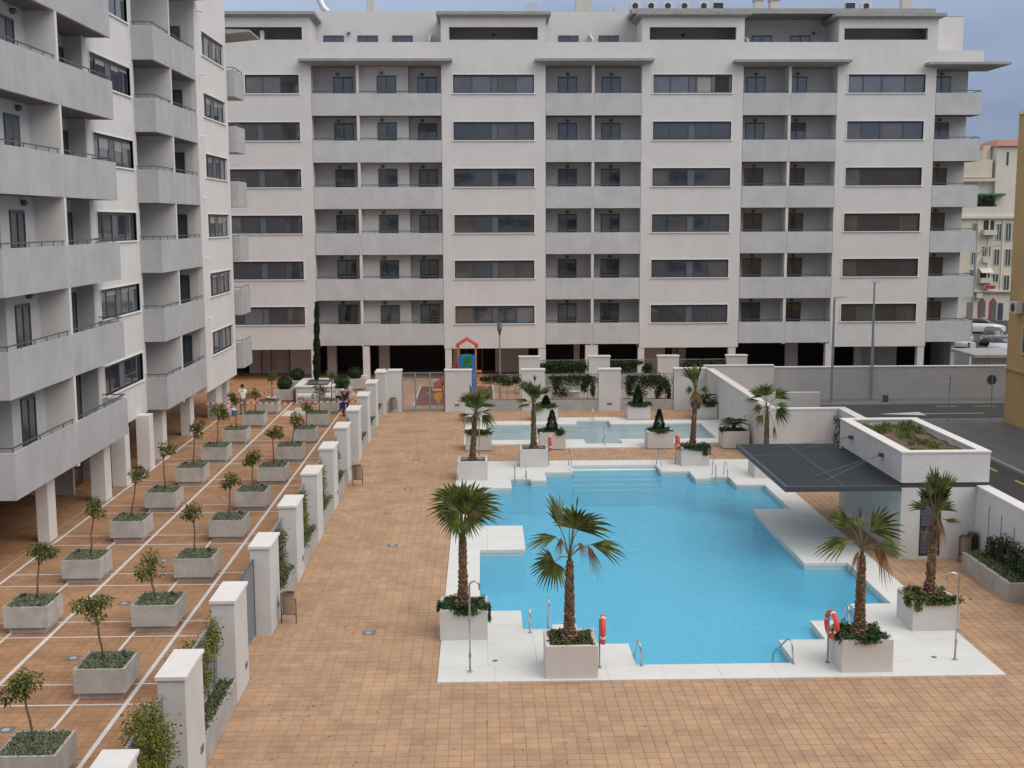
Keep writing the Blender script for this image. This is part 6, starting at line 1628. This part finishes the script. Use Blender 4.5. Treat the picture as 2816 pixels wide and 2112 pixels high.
t = thing('spring_rider', 'yellow spring rider nearest the gate on the rubber mat', 'spring rider', (-2.65,71.6,0)); MB().lathe([(.1,0),(.1,.25)],-2.65,71.6,8).build('spring', MT['pyellow'], t); MB().prism([(-2.85,.2),(-2.45,.2),(-2.4,.42),(-2.5,.65),(-2.7,.6),(-2.88,.5)],'y',71.55,71.65).build('body', MT['pyellow'], t)
t = thing('activity_board', 'small white framed play panel with blue and red boards far back on the mat', 'play panel', (-2.9,76.5,0)); b = MB(); b.box(-3.15,-3.1,76.45,76.5,0,.75); b.box(-2.7,-2.65,76.45,76.5,0,.75); b.box(-3.15,-2.65,76.45,76.5,.75,.8); b.build('frame', MT['white'], t); MB().box(-3.1,-2.7,76.46,76.49,.3,.6).build('board', MT['pblue'], t); MB().box(-2.62,-2.35,76.46,76.49,.1,.95).build('side_board', MT['pred'], t)
t = thing('spring_stool', 'small yellow seat behind the play table', 'play seat', (-2.35,75,0)); MB().lathe([(.12,0),(.08,.3),(.14,.34),(.14,.55)],-2.35,75,8).build('seat', MT['pyellow'], t)
lp = thing('garden_lamp', 'slender garden lamp post with a dark lantern head in the playground', 'lamp post', (1.13,73.6,0))
MB().tube([(1.13,73.6,0),(1.13,73.6,3.9)],.05,8,.04).build('pole', MT['galv'], lp); MB().lathe([(.04,3.86),(.06,3.95),(.15,4.25),(.17,4.27)],1.13,73.6,12).build('collar', MT['rail'], lp); MB().lathe([(.15,4.27),(.165,4.5),(.10,4.62)],1.13,73.6,12).build('lantern', MT['lampglass'], lp); MB().lathe([(.17,4.57),(.12,4.66),(.02,4.7)],1.13,73.6,12).build('lid', MT['rail'], lp)

# ------------------------------------------------------------------ street furniture
sl = thing('street_lamp', 'pale street lamp with a flat head reaching right, in front of the grey wall', 'street lamp', (20.69,69.8,.08), 'street lamps by the grey wall')
MB().tube([(20.69,69.8,.05),(20.69,69.8,6.2)],.09,10,.06).build('pole', MT['galv'], sl)
MB().hexa([(20.65,69.65,6.2),(21.5,69.68,6.34),(21.5,69.92,6.34),(20.65,69.95,6.2),(20.7,69.68,6.38),(21.4,69.7,6.44),(21.4,69.9,6.44),(20.7,69.92,6.38)]).build('lamp_head', MT['metal_lt'], sl)
sl = thing('street_lamp', 'taller thin street lamp with a small head, to the right of the flat headed one', 'street lamp', (23.46,71.0,.08), 'street lamps by the grey wall')
MB().tube([(23.46,71.0,.05),(23.42,71.0,7.1)],.10,10,.05).build('pole', MT['galv'], sl)
MB().hexa([(23.3,70.9,7.1),(23.7,70.9,7.16),(23.7,71.1,7.16),(23.3,71.1,7.1),(23.34,70.92,7.22),(23.66,70.92,7.26),(23.66,71.08,7.26),(23.34,71.08,7.22)]).build('lamp_head', MT['metal_lt'], sl)
sg = thing('road_sign', 'narrow blue road sign with a white mark, seen almost edge on', 'road sign', (25.2,63.4,.08), 'road signs on the pavement')
MB().tube([(25.2,63.4,.08),(25.18,63.4,2.5)],.028,8).build('pole', MT['galv'], sg)
b = MB(); b.lathe([(.001,0),(.30,0),(.30,.02),(.001,.02)],0,0,20); b.v = [(25.19+(vx*math.cos(R(70))-vz*math.sin(R(70))), 63.34+(vx*math.sin(R(70))+vz*math.cos(R(70)))-.03, 2.22+vy) for vx,vy,vz in b.v]; b.build('plate', MT['signblue'], sg)
b = MB(); b.add([(25.16-.03,63.22,2.14),(25.16-.03,63.34,2.3),(25.16-.03,63.26,2.33),(25.16-.03,63.38,2.12)],[(0,3,1),(0,1,2)]); b.v=[(x-.012,y,z) for x,y,z in b.v]; b.build('arrow', MT['white'], sg)
sg = thing('road_sign', 'round road sign seen from its grey back, next to the ochre building', 'road sign', (27.53,63.4,.08), 'road signs on the pavement')
MB().tube([(27.53,63.4,.08),(27.5,63.4,2.55)],.028,8).build('pole', MT['galv'], sg)
b = MB(); b.lathe([(.001,0),(.27,0),(.27,.02),(.001,.02)],0,0,22); b.v = [(27.5+vx, 63.46+vz, 2.26+vy) for vx,vy,vz in b.v]; b.build('plate', MT['signback'], sg)
tag(MB().box(23.9,24.15,69.95,70.2,.085,.5).build('bollard', MT['rail']), 'dark square bollard at the kerb in front of the grey wall', 'bollard')
tag(MB().lathe([(.14,0),(.04,.05),(.02,.42)],19.4,69.9,10).build('traffic_cone', MT['red']), 'small red cone at the end of the white wall stub', 'cone')
kd = thing('gatehouse', 'low flat roofed gatehouse with a louvred front beyond the grey wall', 'gatehouse', (33,76,0))
MB().bbox(31.3,35.4,75.0,79.0,2.12,2.32,.03).build('roof', MT['concrete_dk'], kd); MB().box(32.6,35.1,75.7,78.6,0,2.12).build('wall', MT['gwall'], kd)
b = MB()
for i in range(12): b.box(32.5,32.59,75.9+.2*i,76.0+.2*i,1.1,2.0)
b.build('louvre', MT['white'], kd, kind='stuff')
MB().box(35.0,35.3,75.2,75.5,0,2.12).build('post', MT['wall_plain'], kd)

def car(label, x, y, rz, body, s=1.0):
    t = thing('parked_car', label, 'car', (x,y,-.03), 'cars parked beyond the far block', rz=rz); m = mat('car_paint_'+label.split()[0], body, .22, .04, 3); m.node_tree.nodes['Principled BSDF'].inputs['Coat Weight'].default_value = .8
    W = .86
    def loft(secs, mname, mm):
        b = MB()
        for (yy, w, z0, z1) in secs: b.v += [(-w,yy,z0),(-w*1.0,yy,(z0+z1)/2),(-w*.86,yy,z1),(w*.86,yy,z1),(w,yy,(z0+z1)/2),(w,yy,z0)]
        n = len(secs)
        for i in range(n-1):
            for j in range(5): k = i*6+j; b.f.append((k,k+1,k+7,k+6))
        b.f.append((0,5,4,3,2,1)); k = (n-1)*6; b.f.append((k,k+1,k+2,k+3,k+4,k+5))
        return b.build(mname, mm, t, world=False, smooth=True)
    loft([(-2.08,.66,.28,.62),(-1.95,.80,.22,.74),(-1.0,.86,.2,.93),(-.75,.86,.2,.97),(.9,.87,.2,1.0),(1.7,.85,.2,1.0),(2.0,.78,.24,.92),(2.08,.68,.3,.7)], 'body', m)
    loft([(-1.0,.74,.9,.96),(-.35,.72,.9,1.40),(.2,.70,.9,1.46),(1.0,.70,.9,1.43),(1.55,.73,.9,1.14),(1.75,.74,.9,.98)], 'cabin', MT['carglass'])
    b = MB(); b.hexa([(-.55,-.3,1.395),(.55,-.3,1.395),(.55,1.05,1.40),(-.55,1.05,1.40),(-.52,-.25,1.45),(.52,-.25,1.45),(.52,1.0,1.455),(-.52,1.0,1.455)]); b.build('roof', m, t, world=False)
    for sx in (-1,1):
        b = MB(); b.hexa([(sx*.60,-2.07,.56),(sx*.78,-1.93,.56),(sx*.78,-1.85,.56),(sx*.6,-1.95,.56),(sx*.60,-2.05,.7),(sx*.78,-1.9,.72),(sx*.78,-1.75,.74),(sx*.6,-1.85,.73)]); b.build('headlight', MT['trim'], t, world=False)
        for yy in (-1.3,1.35):
            w = MB(); w.lathe([(.02,-.1),(.28,-.1),(.31,-.06),(.31,.06),(.28,.1),(.02,.1)],0,0,16); w.v = [(sx*.77+vz, yy+vx, .31+vy) for vx,vy,vz in w.v]
            o = w.build('wheel', MT['tyre'], t, world=False); h = MB(); h.lathe([(.02,0),(.18,0),(.18,.012),(.02,.03)],0,0,12); h.v = [(sx*(.87+vz), yy+vx, .31+vy) for vx,vy,vz in h.v]; h.build('hub', MT['metal_lt'], o, world=False)
car('white van like car parked farthest back under the cream building', 48.4, 114.5, R(70), (.62,.62,.60))
car('silver car nose first at the left edge of the parked group', 41.0, 101.0, R(-28), (.42,.45,.50))
car('black car parked behind the two silver cars', 44.9, 104.0, R(-28), (.03,.033,.04))
car('silver grey car at the front of the parked group, beside the lamp pole', 42.6, 97.0, R(-28), (.36,.39,.45))
car('bluish car at the right of the parked group, half hidden by the ochre building', 44.9, 95.6, R(-28), (.30,.35,.44))
sl = thing('street_lamp', 'tall street lamp with a curved arm before the cream building', 'street lamp', (44.2,104.5,0), 'street lamps in the side street')
MB().tube([(44.2,106.8,0),(44.2,106.8,7.2),(44.5,106.8,7.9),(45.3,106.8,8.4),(46.4,106.8,8.6)],.08,8,.045).build('pole', MT['galv'], sl)

# ------------------------------------------------------------------ far cream building
fb = thing('cream_building', 'old cream apartment building far behind the parked cars', 'apartment block', (56,128,0))
FY = 128.0
def fx(px): return 52.6+(px-310)*.01521
def fz(py): return 14.75-(py-380)*.01545
b = MB(); b.box(49, 72, FY, FY+12, 3.2, 11.1); b.build('wall', MT['cream'], fb)
MB().box(49, 72, FY+.12, FY+12, 0, 3.2).build('ground_floor_wall', MT['cream2'], fb)
MB().box(48.8, 72, FY-.25, FY, 3.1, 3.3).build('ledge', MT['cream2'], fb)
MB().box(48.9, 72, FY-.3, FY, 10.95, 11.2).build('cornice', MT['cream2'], fb)
MB().box(49, 72, FY-.02, FY+.2, 11.2, 12.2).build('roof_parapet', MT['cream2'], fb)
MB().box(49.5, 56.6, FY+1.5, FY+10, 11.2, 15.3).build('upper_wall', MT['cream2'], fb)
MB().box(49.5, 54.9, FY+1.2, FY+9, 15.3, 17.2).build('upper_wall', MT['cream'], fb)
MB().box(51, 55.3, FY+.9, FY+1.2, 14.9, 15.2).build('ledge', MT['cream'], fb)
twr = MB().box(55.2, 60.5, FY+1.0, FY+8, 11.2, 18.6).build('tower', MT['cream2'], fb)
MB().hexa([(54.9,FY+.7,18.6),(60.8,FY+.7,18.6),(60.8,FY+8.3,18.6),(54.9,FY+8.3,18.6),(56.2,FY+3,19.4),(60,FY+3,19.4),(60,FY+6,19.4),(56.2,FY+6,19.4)]).build('tower_roof', MT['redroof'], twr)
MB().box(56.3, 56.5, FY+.95, FY+1.0, 16.6, 18.0).build('slit_window', MT['frame'], fb)
MB().box(54.4, 54.95, FY+2, FY+2.6, 17.2, 18.7).build('chimney', MT['cream'], fb)
def far_window(x0, x1, y0, y1, grille=False):
    f = MB(); a, c, z0, z1 = fx(x0), fx(x1), fz(y1), fz(y0)
    f.box(a-.06,c+.06,FY-.06,FY,z0-.06,z0); f.box(a-.06,c+.06,FY-.06,FY,z1,z1+.06); f.box(a-.06,a,FY-.06,FY,z0,z1); f.box(c,c+.06,FY-.06,FY,z0,z1)
    n = 4 if grille else 2
    for i in range(1,n): q = a+(c-a)*i/n; f.box(q-.03,q+.03,FY-.05,FY,z0,z1)
    o = f.build('window', MT['grille'], fb); MB().box(a,c,FY-.025,FY-.012,z0,z1).build('pane', MT['glass'], o)
for w in ((480,512,665,772),(470,505,840,945),(465,505,1010,1060),(545,580,660,780),(550,585,840,950),(548,585,1020,1130),(310,335,660,740),(310,335,860,940),(305,335,980,1040),(600,640,665,775),(600,640,840,950)): far_window(*w)
far_window(385,440,820,885,True)
for (x0,x1,y0,y1) in ((385,460,640,705),(378,445,985,1035)):
    MB().box(fx(x0),fx(x1),FY-.03,FY-.01,fz(y1),fz(y0)).build('balcony_opening', MT['dark'], fb)
    MB().box(fx(x0-12),fx(x1+6),FY-.7,FY-.02,fz(y1+34),fz(y1)).build('balcony', MT['cream2'], fb)
MB().hexa([(fx(365),FY-.9,fz(1000)),(fx(450),FY-.9,fz(1000)),(fx(450),FY,fz(968)),(fx(365),FY,fz(968)),(fx(365),FY-.9,fz(996)),(fx(450),FY-.9,fz(996)),(fx(450),FY,fz(964)),(fx(365),FY,fz(964))]).build('awning', MT['cream2'], fb)
for x0 in (343,420,520): MB().box(fx(x0),fx(x0+9),FY-.1,FY,3.3,10.95).build('pilaster', MT['cream2'], fb)
for x0, y0 in ((385,895),(400,1075),(350,1140)): MB().box(fx(x0),fx(x0+40),FY-.4,FY-.02,fz(y0+34),fz(y0)).build('air_conditioner_box', MT['ac'], fb)
for x0, x1 in ((378,428),(458,506)):
    o = MB().prism([(fx(x0),.0),(fx(x1),.0),(fx(x1),2.05),(fx((x0+x1)/2),2.5),(fx(x0),2.05)],'y',FY+.02,FY+.12).build('arched_door', MT['redtrim'], fb)
    MB().prism([(fx(x0)+.13,.0),(fx(x1)-.1,.0),(fx(x1)-.1,1.98),(fx((x0+x1)/2),2.3),(fx(x0)+.13,1.98)],'y',FY+.0,FY+.02).build('door_leaf', MT['sidewalk'], o)
MB().box(fx(298),fx(340),FY+.05,FY+.12,0,2.0).build('door', MT['bin_slat'], fb); MB().box(fx(520),fx(555),FY+.05,FY+.12,0.1,1.9).build('door', MT['frame'], fb)
MB().box(fx(345),fx(540),FY+.3,FY+1.3,fz(470),fz(455)).build('terrace_awning', MT['awning'], fb)
MB().box(fx(445),fx(535),FY+1.3,FY+1.45,fz(540),fz(468)).build('terrace_window', MT['frame'], fb)
tp = thing('terrace_plants', 'row of green plants along the roof terrace of the cream building', 'plants', (54.5,FY+.5,12.2)); mb = MB()
for _ in range(900): u = rv(1); mb.leaf(Vector((fx(random.uniform(345,470)), FY+.45+u.y*.3, 12.2+random.random()**1.4*1.1)), rv(1)+Vector((0,0,.4)), rv(), .22, .12)
mb.build('foliage', MT['vine_dk'], tp)
MB().box(fx(398),fx(470),FY-.75,FY-.72,fz(1110),fz(1085)).build('laundry', MT['redtrim'], fb)
hb = thing('distant_house', 'small distant dark roofed house between the blocks', 'house', (54,170,0)); MB().box(62,80,170,180,0,19.0).build('wall', MT['cream'], hb); MB().hexa([(61.5,169.5,19),(80,169.5,19),(80,181,19),(61.5,181,19),(66,174,21.6),(78,174,21.6),(78,177,21.6),(66,177,21.6)]).build('roof', MT['frame'], hb)

# ------------------------------------------------------------------ ochre building at the right edge
yb = thing('ochre_building', 'ochre apartment building cut by the right edge of the picture', 'apartment block', (28,55,0))
MB().box(28, 44, 40, 62.9, .05, 16.2).build('wall', MT['yellow_wall'], yb)
MB().box(27.93, 44, 40, 62.97, 16.2, 16.4).build('coping', MT['cream2'], yb)
MB().box(27.9, 28, 39.9, 60.3, .05, 2.95).build('plinth', MT['yellow_wall'], yb)
MB().box(27.86, 28, 40, 62.95, 2.95, 3.05).build('ledge', MT['yellow_wall'], yb)
for z in (4.0, 6.9, 9.8, 12.7):
    for y in (60.4, 56.0, 51.5):
        f = MB(); f.box(27.9,28.0,y-.62,y-.55,z,z+1.3); f.box(27.9,28.0,y+.55,y+.62,z,z+1.3); f.box(27.9,28.0,y-.62,y+.62,z+1.3,z+1.37); f.box(27.88,28.0,y-.66,y+.66,z-.07,z); f.box(27.93,28.0,y-.03,y+.03,z,z+1.3)
        o = f.build('window', MT['redtrim' if z > 9 else 'grille'], yb); MB().box(27.95,27.975,y-.55,y+.55,z,z+1.3).build('pane', MT['glass'], o)
acb = MB().bbox(27.6,27.95,61.2,61.95,6.0,6.6,.02).build('air_conditioner_box', MT['ac'], yb)
b = MB(); b.lathe([(.001,0),(.22,0),(.22,.02),(.001,.02)],0,0,16); b.v = [(27.59+vz-.02, 61.57+vx, 6.3+vy) for vx,vy,vz in b.v]; b.build('fan', MT['acdk'], acb)

# dead leaves and grit blown over the paving
lt = MB()
for _ in range(260):
    if random.random() < .5: x, y = random.uniform(-5.4,-3.2), random.uniform(19,60)
    else: x, y = random.uniform(-5.4,9), random.uniform(20,27)
    lt.leaf(Vector((x,y,.006)), Vector((random.uniform(-1,1),random.uniform(-1,1),.05)), Vector((0,0,1)), random.uniform(.03,.08), .035)
o = lt.build('fallen_leaves', MT['frond_dry']); o['kind'] = 'stuff'; o['label'] = 'scattered dry leaves on the terracotta paving'; o['category'] = 'leaves'
